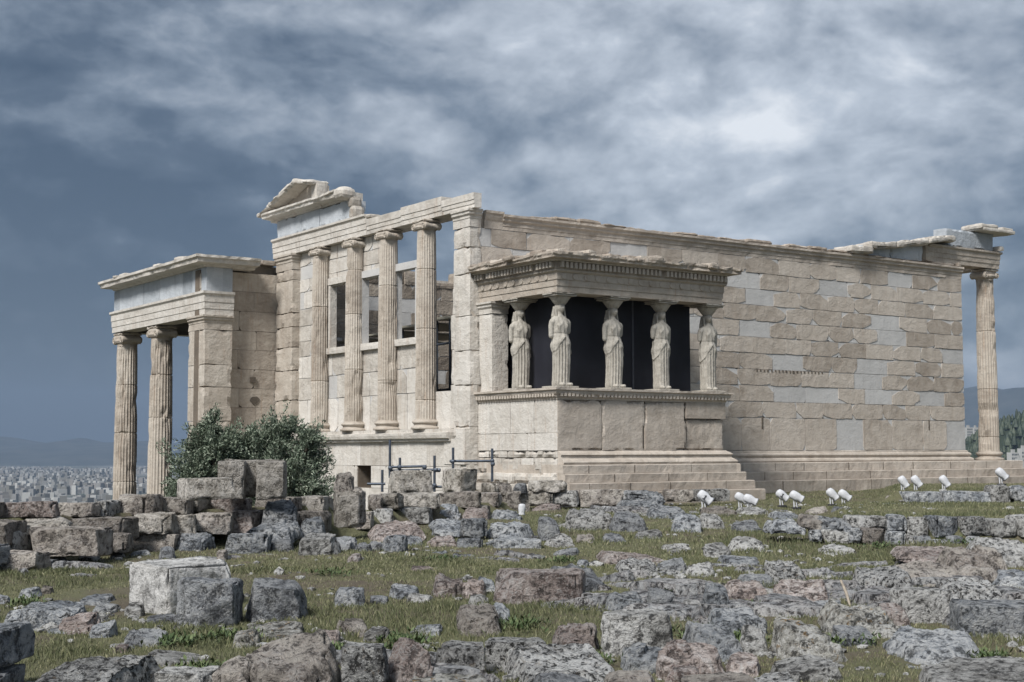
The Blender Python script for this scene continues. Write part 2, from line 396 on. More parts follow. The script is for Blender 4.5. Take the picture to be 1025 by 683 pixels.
M_wood = plain('dry_bleached_wood', (.30, .26, .21), .8, 0, .3, 20, .4)
M_bark = plain('olive_bark', (.10, .085, .065), .95, 0, .4, 14, .8)
M_canvas = plain('site_shelter_canvas', (.42, .40, .33), .8, 0, .12, 3)
def leaf_mat(name, a, bcol, c):
    m, t, b = new_mat(name); at = t.node('ShaderNodeAttribute', attribute_name='tone').outputs['Fac']
    t.l.new(t.ramp(at, [(0., a), (.5, bcol), (1., c)]), b.inputs['Base Color'])
    b.inputs['Roughness'].default_value = .6; b.inputs['Specular IOR Level'].default_value = .3; return m
M_leaf = leaf_mat('olive_leaves', (.045, .068, .045), (.135, .17, .12), (.33, .37, .29))
M_grass = leaf_mat('grass_blades', (.062, .074, .036), (.142, .150, .078), (.31, .288, .18))
M_weed = leaf_mat('weed_leaves', (.035, .06, .022), (.07, .10, .038), (.12, .15, .065))

# ------------------------------------------------------------------ terrain
def sstep(x, a, b): t = np.clip((x-a)/(b-a), 0, 1); return t*t*(3-2*t)
def dC(px): return np.interp(px, [-300, 0, 330, 480, 560], [17., 19.5, 24.5, 29.5, 32.6])
def zbase(d): return np.interp(d, [0, 8, 12, 20, 30, 45, 60], [-1.24, -1.27, -1.29, -1.15, -.95, -.80, -.80])
def ground(x, y):
    x = np.asarray(x, float); y = np.asarray(y, float)
    rx, ry = x-CAM[0], y-CAM[1]
    d = rx*FWH[0]+ry*FWH[1]; u = rx*RTH[0]+ry*RTH[1]
    px = 512.5+F*u/np.maximum(d, 4.)
    px = np.where(d < 2, 700., px)
    z = zbase(d)
    P = np.stack([x, y, np.zeros_like(x)], -1).reshape(-1, 3)
    z = z+(fbm(P*.7, 3, 3)*.05+fbm(P*2.7, 5, 3)*.025).reshape(x.shape)
    c = dC(px)
    left = 1-sstep(px, 330, 372)
    z = z+left*sstep(d, c-.22, c-.02)*np.maximum(-.56-z, 0)
    z = z+(1-sstep(px, 500, 520))*sstep(px, 330, 372)*(sstep(d, c-.5, c-.1))*np.maximum(-.72-z, 0)
    inside = (1-sstep(px, 512, 524))*sstep(d, c+.9, c+1.6)
    z = z*(1-inside)+inside*(-3.1)
    zr = -.80+.0*z
    z = z+sstep(px, 815, 850)*sstep(d, 22.3, 22.8)*(1-sstep(d, 29, 33))*np.maximum(-.74-z, 0)
    z = z+sstep(px, 870, 900)*sstep(d, 33.1, 33.6)*(1-sstep(d, 40, 46))*np.maximum(-.60-z, 0)
    # north of the temple the rock falls away to the city plain
    far = sstep(np.maximum(y-26, x-60)+fbm(P*.05, 9, 2).reshape(x.shape)*6, 0, 40)
    far = np.maximum(far, sstep(-x, 70, 120)); far = np.maximum(far, sstep(-y, 90, 150))
    z = z*(1-far)+far*(-88.)
    return z
def axis(lo, hi, step, far):
    a = list(np.arange(lo, hi, step)); g = step; v = a[-1]
    while v < far: g *= 1.22; v += g; a.append(v)
    g = step; v = lo; b = []
    while v > -far: g *= 1.22; v -= g; b.append(v)
    return np.array(b[::-1]+a)
def ground_mat():
    m, t, b = new_mat('grass_and_soil'); tc = t.node('ShaderNodeTexCoord').outputs['Object']
    n0 = t.noise(tc, .35, 5, .6, .5); n1 = t.noise(tc, 2.2, 6, .65); n2 = t.noise(tc, 22, 6, .7); n3 = t.noise(tc, 90, 3, .6)
    f = t.math('ADD', t.math('MULTIPLY', n0, .45), t.math('ADD', t.math('MULTIPLY', n1, .35), t.math('MULTIPLY', n2, .2)))
    c = t.ramp(f, [(.38, (.115, .092, .07)), (.46, (.15, .13, .09)), (.53, (.14, .14, .078)), (.62, (.175, .172, .095))])
    c = t.mix(t.ramp(n3, [(.3, .4), (.55, 0.)]), c, (.05, .045, .03))
    geo = t.node('ShaderNodeNewGeometry'); z = t.node('ShaderNodeSeparateXYZ', {0: geo.outputs['Position']}).outputs[2]
    lowf = t.ramp(t.math('MULTIPLY', z, -.01), [(.06, 0.), (.3, 1.)])
    nf = t.noise(tc, .004, 8, .7)
    c = t.mix(lowf, c, t.ramp(nf, [(.42, (.06, .075, .06)), (.5, (.14, .14, .13)), (.6, (.25, .25, .24))]))
    t.l.new(c, b.inputs['Base Color'])
    t.l.new(t.node('ShaderNodeBump', {'Strength': .9, 'Distance': .05, 'Height': t.math('ADD', n2, t.math('MULTIPLY', n3, .5))}).outputs[0], b.inputs['Normal'])
    return m
X, Y = axis(-32, 34, .22, 16000), axis(-34, 24, .22, 16000)
GX, GY = np.meshgrid(X, Y, indexing='ij')
g = Geo(); g.grid(np.stack([GX, GY, ground(GX, GY)], -1), flip=True)
g.build('ground', ground_mat(), smooth=True, kind='structure')

def wpt(px, d, z=None):
    """world point on the sight line of column px at view depth d (horizontal)"""
    u = (px-512.5)/F*d
    return CAM[0]+FWH[0]*d+RTH[0]*u, CAM[1]+FWH[1]*d+RTH[1]*u
def zat(py, d): return CAM[2]-(py-HOR)*d/F
def contact(py):
    d = 18.
    for _ in range(40): d = .5*d+.5*F*(CAM[2]-float(zbase(d)))/max(py-HOR, 12)
    return d

# ------------------------------------------------------------------ far land: mountains, wooded hill, city
def mountain(name, prof, d, depth, base, mat, seed):
    """ridge through (px, py) crest points at distance d, with real depth"""
    px = np.linspace(prof[0][0], prof[-1][0], 160); cr = np.interp(px, [p[0] for p in prof], [p[1] for p in prof])
    H = (HOR-cr)*d/F+CAM[2]-base; g = Geo(); rows = []
    for k, t in enumerate(np.linspace(-1, 1, 26)):
        dd = d+t*depth; x, y = wpt(px, d); x = x+FWH[0]*t*depth; y = y+FWH[1]*t*depth
        P = np.stack([x, y, np.zeros_like(x)], 1)
        n = fbm(P*(4./depth)+seed, seed, 5, .55)
        h = H*np.clip((1-abs(t)**1.3), 0, 1)*(1+n*.32*min(1, abs(t)*3)) + fbm(P*(14./depth), seed, 3)*H*.03
        rows.append(np.stack([x, y, base-2+np.maximum(h, 0)], 1))
    g.grid(np.array(rows), flip=False); return g.build(name, mat, smooth=True, kind='structure')
def hill_mat(name, a, bb):
    m, t, b = new_mat(name); tc = t.node('ShaderNodeTexCoord').outputs['Object']
    t.l.new(t.ramp(t.noise(tc, .004, 8, .65), [(.4, a), (.6, bb)]), b.inputs['Base Color']); return m
MM = hill_mat('mountain_scrub', (.03, .038, .035), (.065, .07, .065))
mountain('distant_mountain', [(-700, 452), (-500, 436), (-250, 430), (-60, 431), (10, 436), (45, 444), (62, 442), (82, 437), (105, 442), (150, 440), (200, 446), (320, 440), (520, 430), (700, 425)], 11500, 2600, -88, MM, 3)
mountain('far_mountain', [(640, 452), (760, 430), (860, 408), (930, 394), (978, 385), (1004, 391), (1050, 398), (1150, 392), (1300, 405), (1500, 420), (1900, 448)], 9800, 2400, -88, MM, 8)
WOOD = [(935, 478), (950, 458), (966, 446), (985, 434), (1004, 424), (1025, 417), (1060, 409), (1120, 404), (1200, 412), (1300, 434), (1380, 470)]
mountain('wooded_hill', WOOD, 1500, 260, -88, hill_mat('hill_under_trees', (.02, .03, .018), (.04, .05, .03)), 5)
# pine wood on the hill: reads as one mass
g = Geo(); r = np.random.default_rng(4)
cone = [(0, -.1), (.5, .12), (.42, .45), (.22, .8), (.03, 1.)]
for i in range(1500):
    px = r.uniform(938, 1180); t_ = r.uniform(-.95, .06); d = 1500+t_*260
    cr = np.interp(px, [p[0] for p in WOOD], [p[1] for p in WOOD]); H = (HOR-cr)*1500/F+88
    x, y = wpt(px, 1500); x += FWH[0]*t_*260; y += FWH[1]*t_*260
    z = -90+H*(1-abs(t_)**1.3)
    s = r.uniform(6, 11); q = r.uniform(.55, .95)
    if r.random() < .12: q *= .4; s *= 1.35
    g.lathe((x, y, z), [(a*s*q*r.uniform(.8, 1.2)+.05, b_*s) for a, b_ in cone], 6, tone=r.random(), cap=False)
g.build('pine_wood', leaf_mat('far_pines', (.018, .03, .018), (.035, .05, .028), (.06, .075, .045)), kind='stuff')
def city_mat():
    m, t, b = new_mat('city_render'); at = t.node('ShaderNodeAttribute', attribute_name='tone').outputs['Fac']
    t.l.new(t.ramp(at, [(0., (.10, .11, .10)), (.2, (.24, .22, .20)), (.5, (.21, .21, .205)), (1., (.46, .46, .44))]), b.inputs['Base Color']); return m
M_city = city_mat()
g = Geo(); r = np.random.default_rng(9)
def tower(g, x, y, z, sx, sy, h, a, tone):
    c, s = math.cos(a), math.sin(a); V = []
    for zz in (z, z+h):
        for ux, uy in ((-1, -1), (1, -1), (1, 1), (-1, 1)):
            V.append((x+(ux*sx*c-uy*sy*s)/2, y+(ux*sx*s+uy*sy*c)/2, zz))
    g.add(V, [(4, 5, 6, 7), (0, 1, 5, 4), (1, 2, 6, 5), (2, 3, 7, 6), (3, 0, 4, 7)], [tone]+[tone*v for v in (.9, .9, .9, .9)])
n = 0
while n < 14000:
    px = r.uniform(-260, 330) if n % 5 else r.uniform(920, 1250); d = math.sqrt(r.uniform(1900**2, 7000**2))
    x, y = wpt(px, d)
    if fbm(np.array([[x, y, 0]])*.0022, 4, 2)[0] < -.32: n += 1; continue
    s = r.uniform(7, 14); tower(g, x, y, -90, s, s*r.uniform(.6, 1.4), r.choice([4, 6, 9, 12, 16])*r.uniform(.9, 1.2)+2, r.uniform(0, 3), r.choice([.1, .35, .6, .8, 1.]))
    n += 1
g.build('city', M_city, kind='stuff')
def far_building(px, py0, w, h, d, label, group):
    """white block of flats with window bands and a roof hut"""
    x, y = wpt(px, d); z = zat(py0, d); W = w*d/F; H = h*d/F; b = thing('apartment_block', label, 'building', (x, y, z), group)
    a = YAW-math.pi/2+.35; g = Geo(); tower(g, x, y, z-12, W, W*.8, H+12, a, .95); g.build('wall', M_city, b)
    g = Geo(); tower(g, x, y, z+H, W*.35, W*.3, 2.6, a, .8); g.build('roof_hut', M_city, b)
    g = Geo(); c, s = math.cos(a), math.sin(a)
    for k in range(max(2, int(H/3.2))):
        zz = z+1.2+k*3.2
        if zz+1.4 > z+H: break
        for j in range(5):
            t_ = -W*.38+j*W*.19; ox, oy = t_*c+s*(W*.4+.06), t_*s-c*(W*.4+.06)
            tower(g, x+ox, y+oy, zz, W*.1, .2, 1.5, a, .0)
    g.build('window', plain('far_window_glass', (.05, .06, .07), .3), b)
GB = 'white flats near the wooded hill'
for i, (px, y0, w, h, d, lb) in enumerate([(968, 438, 7, 9, 1650, 'white flats beside the right wall edge, nearest the temple wall'), (975, 436, 5, 7, 1700, 'white flats left of the right-hand column, the right one of the pair'),
        (1012, 466, 9, 12, 1180, 'white flats right of the column foot, left one'), (1022, 464, 8, 14, 1210, 'tall white flats at the right edge below the wooded hill'), (1018, 467, 6, 7, 1150, 'low white flats between two taller ones right of the column foot')]):
    far_building(px, y0, w, h, d, lb, GB)

# haze: one closed box of even pale air around everything
hm = bpy.data.materials.new('haze_air'); hm.use_nodes = True; t = NT(hm.node_tree); t.n.clear()
hv = t.node('ShaderNodeVolumePrincipled', {'Color': (.32, .43, .60, 1), 'Density': .00009, 'Anisotropy': .0})
ho = t.node('ShaderNodeOutputMaterial'); t.l.new(hv.outputs[0], ho.inputs['Volume'])
g = Geo(); g.box(-17000, 17000, -17000, 17000, -92, 720); g.build('haze', hm, kind='stuff')
# ------------------------------------------------------------------ the temple
T = thing('ancient_temple', 'large ruined marble temple with patched long wall, column facade and porches', 'temple', (10, 5, 0))
XN = np.array([-1., 0, 0]); YN = np.array([0, -1., 0])
def chipped(w, h, rs, p=.35, big=.3, gap=.006, wob=.006):
    """outline of a block w x h with broken corners"""
    c = [(gap, gap), (w-gap, gap), (w-gap, h-gap), (gap, h-gap)]; cut = []
    for k in range(4):
        if rs.random() < p: cut.append((rs.uniform(.1, 1)**1.3*min(big, w*.42), rs.uniform(.12, 1)*min(big*1.2, h*.47)))
        else: cut.append(None)
    def run(a, b, n):                       # slightly uneven edge from a to b, ends included
        out = [a]; a, b = np.array(a), np.array(b)
        for t_ in np.linspace(0, 1, n+2)[1:-1]: out.append(tuple(a+(b-a)*t_+rs.normal(size=2)*wob))
        return out
    pts = []; ends = []
    for k, (cx, cy) in enumerate(c):
        sx, sy = (1 if cx < w/2 else -1), (1 if cy < h/2 else -1)
        if cut[k] is None: ends.append(((cx, cy), (cx, cy), None)); continue
        A = (cx+sx*cut[k][0], cy); B = (cx, cy+sy*cut[k][1])
        m = (cx+sx*cut[k][0]*rs.uniform(.3, .62), cy+sy*cut[k][1]*rs.uniform(.3, .62))
        ends.append((B, A, m) if k % 2 == 0 else (A, B, m))
    for k in range(4):
        a, b, m = ends[k]; nx = ends[(k+1) % 4][0]
        if m is not None: pts += run(a, m, 1)+run(m, b, 1)
        pts += run(b, nx, 3 if k % 2 == 0 else 1)
    return pts
def course_joints(L, bw, rs, start=0.):
    xs = [0.]; x = start if start > .2 else bw*rs.uniform(.6, 1.1)
    while x < L-.45*bw: xs.append(x); x += bw*rs.uniform(.86, 1.14)
    xs.append(L); return xs
def ashlar(gw, o, ex, n, L, z0, courses, bw, rs, old=0, new=1, core=2, pnew=.2, pchip=.35, big=.3, depth=.06, back=.5, holes=(), tone=(.3, .75), stag=True):
    """coursed wall face: core slab, block faces, broken old faces over pale fill"""
    o, ex, n = (np.array(v, float) for v in (o, ex, n)); ez = np.array([0, 0, 1.]); z = z0
    for ci, h in enumerate(courses):
        xs = course_joints(L, bw, rs, bw*(.5 if ci % 2 else 1.)*rs.uniform(.9, 1.1)) if stag else course_joints(L, bw, rs)
        for a, b in zip(xs[:-1], xs[1:]):
            segs = [(a, b)]
            for (h0, h1, hz0, hz1) in holes:
                if z+h*.5 > hz0 and z+h*.5 < hz1:
                    ns = []
                    for s0, s1 in segs:
                        if s1 <= h0 or s0 >= h1: ns.append((s0, s1)); continue
                        if h0-s0 > .04: ns.append((s0, h0))
                        if s1-h1 > .04: ns.append((h1, s1))
                    segs = ns
            for s0, s1 in segs:
                org = o+ex*s0+ez*(z-z0)
                w = s1-s0; tn = rs.uniform(*tone); isnew = rs.random() < pnew
                gw.poly([(0, 0), (w, 0), (w, h), (0, h)], org-n*back, ex, ez, n, back-depth, .5, core)
                gw.poly(chipped(w, h, rs, .16 if pnew else .3, .12, .005, .002), org-n*depth, ex, ez, n, depth-.0005-.006*rs.random(), rs.uniform(.3, .8) if pnew else tn, new if (pnew or isnew) else old)
                if not isnew and pnew:
                    gw.poly(chipped(w, h, rs, pchip, big, .011, .009), org-n*.004, ex, ez, n, .012+.006*rs.random(), tn, old)
        z += h
    return z

rs = np.random.default_rng(21)
# --- south wall: orthostates, ten courses with new-marble patches
ZC = [.477]*10
g = Geo()
ashlar(g, (0, 0, .36), (1, 0, 0), YN, 19.8, .36, [.97], 1.32, rs, pnew=.10, pchip=.75, big=.22, back=.30, tone=(.35, .7))
ashlar(g, (0, 0, 1.33), (1, 0, 0), YN, 19.8, 1.33, ZC, 1.27, rs, pnew=.18, pchip=.58, big=.5, back=.30, tone=(.25, .75))
g.box(.02, 19.78, .301, .64, -.8, 6.1, .5, 3)
for i in range(19): g.box(10.1+i*.155+rs.uniform(-.02, .02), 10.16+i*.155, -.022, 0, 2.70+rs.uniform(-.01, .01), 2.76, .3, 2)   # row of drilled sockets, their inner shade set on as small dark boxes
for x_, z_, w_, h_ in ((10.3, 1.0, .06, .35), (17.9, 1.02, .06, .3)): g.box(x_, x_+w_, -.021, 0, z_, z_+h_, .2, 2)
g.build('south_wall', [M_old, M_new, M_core, M_rubble], T)
# band of mouldings under the wall top, with a broken crest
g = Geo(); EP = [(-.1, 6.1), (.03, 6.1), (.03, 6.2), (.045, 6.21), (.045, 6.3), (.10, 6.34), (.10, 6.40), (.15, 6.44), (.15, 6.5), (-.1, 6.5)]
g.sweep([(.98, 0), (19.8, 0)], EP, step=.11, ero=.07, freq=2.2, seed=3, tone=.45)
x_ = 1.
while x_ < 19.6:
    w_ = rs.uniform(.5, 1.25); 
    if rs.random() < .93: g.wbox(x_, min(x_+w_-.02, 19.75), -.10+rs.uniform(-.05, .08), .6, 6.49, 6.56+rs.uniform(-.02, .09), r=.05, amp=.035, freq=3.5, res=.09, seed=int(x_*77), tone=rs.uniform(-.2, .35), chip=.05)
    x_ += w_
g.build('wall_crown_moulding', M_old, T)
# base mouldings and three steps of the south side
g = Geo(); BP = [(-.1, .36), (.0, .36), (.03, .33), (.03, .30), (.09, .27), (.11, .22), (.08, .17), (.07, .14), (.15, .10), (.17, .05), (.15, .012), (-.1, .012)]
BPf = BP[::-1]
g.sweep([(5.9, 0), (19.86, 0), (19.86, .8)], BPf, step=.14, ero=.03, freq=2.5, seed=8, tone=.5)
g.build('wall_base_moulding', M_old, T)
def steps(g, path, lv, seed):
    for k, (o_, z1, z0) in enumerate(lv):
        pr = [(-.6, z0), (o_, z0), (o_, z1-.02), (o_-.02, z1), (-.6, z1)]
        g.sweep(path, pr, step=.13, ero=.05, freq=1.9, seed=seed+k*3, tone=[.55, .4, .35, .3][k % 4])
        L = path
        for a, b in zip(L[:-1], L[1:]):
            a, b = np.array(a, float), np.array(b, float); l = np.linalg.norm(b-a); d = (b-a)/l; nn = np.array([d[1], -d[0]]); t_ = rs.uniform(.5, 1.5)
            while t_ < l:                           # joints between the step blocks
                p = a+d*t_+nn*(o_-.008); q = p+nn*.010
                g.box(min(p[0], q[0])-abs(d[0])*.007, max(p[0], q[0])+abs(d[0])*.007, min(p[1], q[1])-abs(d[1])*.007, max(p[1], q[1])+abs(d[1])*.007, z0+.01, z1-.015, .2, 1)
                t_ += rs.uniform(1.1, 2.)
g = Geo(); steps(g, [(5.6, 0), (21.9, 0), (21.9, 11.1)], [(.42, .01, -.24), (.74, -.245, -.49), (1.04, -.495, -.95)], 5)
g.box(5.6, 22.0, .05, 11.0, -.9, .004, .5)
g.build('step', [M_old, M_core], T)

# --- cross wall, north wall and east wall behind
g = Geo()
ashlar(g, (0, 11.2, -3.1), (1, 0, 0), YN, 19.8, -3.1, [.48]*19, 1.25, rs, pnew=.12, back=.3, tone=(.1, .6), old=3)
g.box(0.02, 19.8, 11.501, 11.8, -3.1, 6.0, .5, 3)
x_ = .1
while x_ < 19.2:
    w_ = rs.uniform(.5, 1.3); g.wbox(x_, x_+w_-.03, 11.16, 11.8, 6.0, 6.2+rs.uniform(-.1, .42), r=.06, amp=.05, freq=3, res=.14, seed=int(x_*31), tone=rs.uniform(.1, .7), mi=3); x_ += w_
g.build('north_wall', [M_old, M_new, M_core, M_rubble], T)
g = Geo(); ashlar(g, (19.5, 11.2, 0), (0, -1, 0), XN, 10.5, 0, [.48]*9, 1.2, rs, pnew=.1, back=.3, old=3, tone=(.2, .6)); g.box(19.8, 20., .7, 11.2, 0, 4.3, .5, 3)
g.build('east_wall', [M_old, M_new, M_core, M_rubble], T)
g = Geo(); g.box(.2, 19.5, .7, 11.19, -3.2, -3.0, .4); g.build('floor', M_rubble, T)
g = Geo()
z_ = -3.0
while z_ < 4.6:
    y_ = .75
    while y_ < 11.: 
        w_ = rs.uniform(.4, .9); top = 2.2-abs(y_-5)*.2
        if z_ < top: g.wbox(6.2+rs.uniform(-.05, .05), 6.8, y_, min(y_+w_, 11.15), z_, z_+.46, r=.06, amp=.04, freq=3, res=.2, seed=int(y_*91+z_*13)+500, tone=rs.uniform(0, .8))
        y_ += w_+.01
    z_ += .465
g.build('cross_wall', M_rubble, T)

# --- west facade: wall, ledge, half columns, windows, entablature
WIN = [(2.86, 3.98), (4.86, 5.86), (6.82, 7.84)]
g = Geo()
# basement of large pale ashlar, y runs from north (11.17) to south (0)
hol = []
ashlar(g, (-.16, 11.17, -3.1), (0, -1, 0), XN, 10.95, -3.1, [.6, .6, .62, .62, .62, .66], 1.7, rs, old=0, new=0, pnew=0, depth=.04, tone=(.5, .95), holes=[(5.55, 6.35, -.75, -.1)])
g.box(.34, .9, .3, 11.15, -3.1, .6, .5, 3)
g.build('basement_wall', [M_pale, M_new, M_core, M_rubble], T)
g = Geo()
LG = [(-.3, .60), (.10, .62), (.10, .68), (.17, .70), (.19, .78), (.19, .84), (.06, .86), (.06, .94), (-.3, .94)]
g.sweep([(-.16, 11.17), (-.16, .62)], LG, step=.12, ero=.05, freq=2, seed=14, tone=.6)
g.wbox(-.24, .2, .35, .75, .66, .93, r=.08, amp=.05, seed=31, tone=.4)
g.build('ledge_moulding', M_pale, T)
g = Geo()
Lw = 10.2
hl = [(11.17-b, 11.17-a, 3.3, 5.38) for a, b in WIN]+[(11.17-2.16, 11.17-.98, 1.94, 9.), (11.17-4.16, 11.17-1.0, 5.38, 9.)]
ashlar(g, (.17, 11.17, .94), (0, -1, 0), XN, Lw, .94, [1.0, .68, .68, .475, .475, .535, .535, .40, .42, .42], 1.9, rs, old=0, new=1, core=2, pnew=.10, pchip=.3, big=.3, depth=.04, back=.12, holes=hl, tone=(.35, .95), stag=False)
g.build('facade_wall', [M_pale, M_new, M_gold], T)
for a, b in WIN:
    g = Geo(); m_ = .09
    g.box(.10, .32, a-m_, a+.03, 3.46, 5.36, .8); g.box(.10, .32, b-.03, b+m_, 3.46, 5.36, .6)
    g.box(.08, .34, a-m_-.02, b+m_+.02, 5.361, 5.56, .7)
    wf = g.build('window_frame', M_new if a < 5 else M_pale, T)
    g = Geo(); g.wbox(.04, .62, a-m_-.05, b+m_+.05, 3.26, 3.455, r=.02, amp=.008, seed=int(a*10), tone=.7); g.build('sill', M_pale, wf)
def flute(ph=0.):
    def rf(r, z, th):
        k = 24; s = np.abs(np.sin(th*k/2+ph)); return r*(1-.075*np.minimum(s*1.15, 1)**.8)
    return rf
def column(x, y, z0, H, rb, rt, face, mat, seed, joints, tone=.55, base=True):
    """fluted ionic column; face = axis the scrolls look along"""
    cap = rb*1.15; bh = rb*.95 if base else .05; rs_ = np.random.default_rng(seed)
    g = Geo(); zs = list(np.linspace(z0+bh, z0+H-cap, 26))
    zj = [z0+bh+(H-cap-bh)*j for j in joints]
    for a in zj: zs += [a-.02, a-.005, a+.005, a+.02]
    zs = sorted(zs); prof = []
    for z in zs:
        t_ = (z-z0)/H; r = rb*(1-t_)+rt*t_+.012*math.sin(t_*math.pi)
        if t_ < .035: r *= 1.05
        if any(abs(z-a) < .006 for a in zj): r *= .93
        prof.append((r, z))
    n = 96; th = np.linspace(0, 2*math.pi, n, endpoint=False); P = []; fl = flute()
    for r, z in prof:
        rr = fl(r, z, th) if z < z0+H-cap-rb*.55 else r*np.ones(n)*.985
        P.append(np.stack([x+rr*np.cos(th), y+rr*np.sin(th), np.full(n, z)], 1))
    P = np.array(P); Q = P.reshape(-1, 3); nz = fbm(Q*2.4+seed, seed, 4, .6).reshape(P.shape[:2])
    ero = np.maximum(nz-.12, 0)*.20*rb/.35
    dirv = np.stack([np.cos(th), np.sin(th), np.zeros(n)], 1); P -= ero[..., None]*dirv
    k = len(prof)-1; tn = []
    for i in range(k):
        zz = (prof[i][1]+prof[i+1][1])/2; j = sum(zz > a for a in zj); tn.append(tone+[0, .22, -.15, .1, -.05, .15, 0][(j+seed) % 7])
    g.grid(P, np.repeat(np.array(tn), n), wrap=True)
    c = g.build('column', mat, T)
    if base:
        g = Geo(); B = [(1.36, 0), (1.42, .06), (1.42, .16), (1.36, .24), (1.2, .27), (1.13, .36), (1.13, .46), (1.2, .54), (1.28, .58), (1.3, .68), (1.24, .78), (1.1, .82), (1.06, .95)]
        g.lathe((x, y, z0), [(a*rb, b*rb) for a, b in B], 40, tone=tone); g.build('base', mat, c, smooth=False)
    g = Geo(); zc = z0+H-cap
    g.lathe((x, y, zc), [(rt*1.0, 0), (rt*1.0, .14*cap), (rt*1.16, .24*cap), (rt*1.26, .38*cap), (rt*1.2, .52*cap)], 32, tone=tone)
    # bolster with a scroll at each end
    vr = cap*.34; vx = rt*1.04; zv = zc+cap*.46; L = rt*1.02; dmg = rs_.uniform(.75, 1., 4)
    ii = 0
    for sg in (-1, 1):
        prof2 = [(vr*.12, -L-.03), (vr*.2, -L-.03), (vr*.24, -L-.005), (vr*.5, -L-.005), (vr*.54, -L-.025), (vr*.72, -L-.025), (vr*.76, -L), (vr*.92, -L), (vr, -L+.015), (vr*.96, -L+.07), (vr*.7, -L*.35), (vr*.64, 0)]
        prof2 = prof2+[(a, -b) for a, b in prof2[::-1][1:]]
        sc_ = dmg[ii]; ii += 1
        prof2 = [(a*sc_, b) for a, b in prof2]
        if face == 'x': g.lathe((x, y+sg*vx, zv), prof2, 22, tone=tone+.1, axis='x')
        else: g.lathe((x+sg*vx, y, zv), prof2, 22, tone=tone+.1, axis='y')
    w, l = (vx, L) if face == 'y' else (L, vx)
    g.worn((x, y, zc+cap*.52), (2*w+.02, 2*l*.97, cap*.30), r=.03, amp=.015, freq=5, res=.08, seed=seed+3, tone=tone+.1)
    g.worn((x, y, zc+cap*.80), (2*(w+(.04 if face == 'y' else .0))+.05, 2*(l+(.04 if face == 'x' else .0))+.05, cap*.2), r=.02, amp=.012, freq=6, res=.08, seed=seed+4, tone=tone+.1, chip=.05)
    g.build('capital', mat, c)
    return c
for i, (y_, tt) in enumerate([(2.14, .62), (4.16, .55), (6.09, .6), (8.22, .58)]):
    column(.0, y_, .94, 5.60, .288, .248, 'x', M_gold, 40+i, [[.1, .48, .8], [.22, .75], [.3, .62, .88], [.25, .7]][i], tt)
# corner pilasters
def pilaster(x0, x1, y0, y1, z0, z1, mat, seed, caph=.5, name='pilaster', tone=(.5, .8)):
    g = Geo(); rs_ = np.random.default_rng(seed); z = z0; zt = z1-caph
    while z < zt-.01:
        h = min(rs_.uniform(.45, 1.1), zt-z)
        if zt-z-h < .3: h = zt-z
        g.wbox(x0+rs_.uniform(0, .006), x1, y0+rs_.uniform(0, .006), y1, z+.004, z+h-.004, r=.012, amp=.006, freq=3, res=.16, seed=int(z*50)+seed, tone=rs_.uniform(*tone), chip=.06); z += h
    p = g.build(name, mat, T); g = Geo(); w = x1-x0
    path = [(x0, y1), (x0, y0), (x1, y0)]
    pr = [(-.05, z1-caph), (.015, z1-caph), (.015, z1-caph*.55), (.03, z1-caph*.52), (.03, z1-caph*.4), (.075, z1-caph*.3), (.075, z1-caph*.18), (.11, z1-caph*.12), (.11, z1), (-.05, z1)]
    g.sweep(path, pr, step=.08, ero=.04, freq=3, seed=seed, tone=.6); g.box(x0+.02, x1, y0+.02, y1, zt, z1-.004, .6)
    g.build('capital', mat, p); return p
pilaster(-.10, .60, 9.95, 11.12, .94, 6.56, M_gold, 3)
pilaster(-.04, .30, -.035, .74, -.1, 6.56, M_pale, 11, .46)
g = Geo(); g.box(.3, .97, .05, .7, -.1, 6.5, .4); g.sweep([(.42, -.0), (1.0, -.0)], [(-.05, 6.10), (.02, 6.10), (.02, 6.3), (.045, 6.34), (.075, 6.42), (.075, 6.46), (.11, 6.5), (.11, 6.56), (-.05, 6.56)], step=.1, ero=.03, tone=.5); g.build('wall_end_core', M_old, T)
g = Geo()
for k, (z0_, z1_, yy) in enumerate([(.94, 2.1, 1.0), (2.1, 3.0, .93), (3.0, 3.9, .99), (3.9, 4.6, .9), (4.6, 5.2, .84)]):
    g.wbox(.03, .6, .72, yy, z0_, z1_-.01, r=.03, amp=.03, freq=3, seed=60+k, tone=.7)
g.wbox(-.19, .3, -.02, .98, .02, .93, r=.02, amp=.012, seed=71, tone=.75); g.wbox(-.13, .3, -.02, .5, -.6, .02, r=.02, amp=.01, seed=72, tone=.8)
g.build('door_jamb', M_pale, T)
# architrave
g = Geo()
def fascia(g, path, z0, H, mat_t, seed, back=.7, ero=.02, crown=True):
    pr = [(-back, z0), (.0, z0), (.0, z0+H*.26), (.018, z0+H*.27), (.018, z0+H*.54), (.036, z0+H*.55), (.036, z0+H*.82)]
    pr += [(.09, z0+H*.9), (.09, z0+H), (-back, z0+H)] if crown else [(.036, z0+H), (-back, z0+H)]
    g.sweep(path, pr, step=.14, ero=ero, freq=1.8, seed=seed, tone=mat_t)
y_ = 11.46
for k, w_ in enumerate((1.9, 2.1, 2.15, 1.95, 2.1, 1.54)):
    cr = y_ > 6.5; fascia(g, [(-.06, y_), (-.06, y_-w_+.012)], 6.56, .60 if cr else [.5, .44, .50, .38][k-2 if k > 1 else 0], .5+.1*(k % 3), 20+k, crown=cr, ero=.035 if not cr else .02, back=.7 if k < 5 else .22); y_ -= w_
g.build('architrave', M_pale, T)
g = Geo()
y_ = 11.36
for w_ in (1.75, 1.2, 1.95): g.wbox(.02, .55, y_-w_+.008, y_, 7.165, 7.76, r=.012, amp=.008, seed=int(y_*9), tone=rs.uniform(.4, .8), chip=.06, res=.1); y_ -= w_
g.build('frieze', M_blue, T)
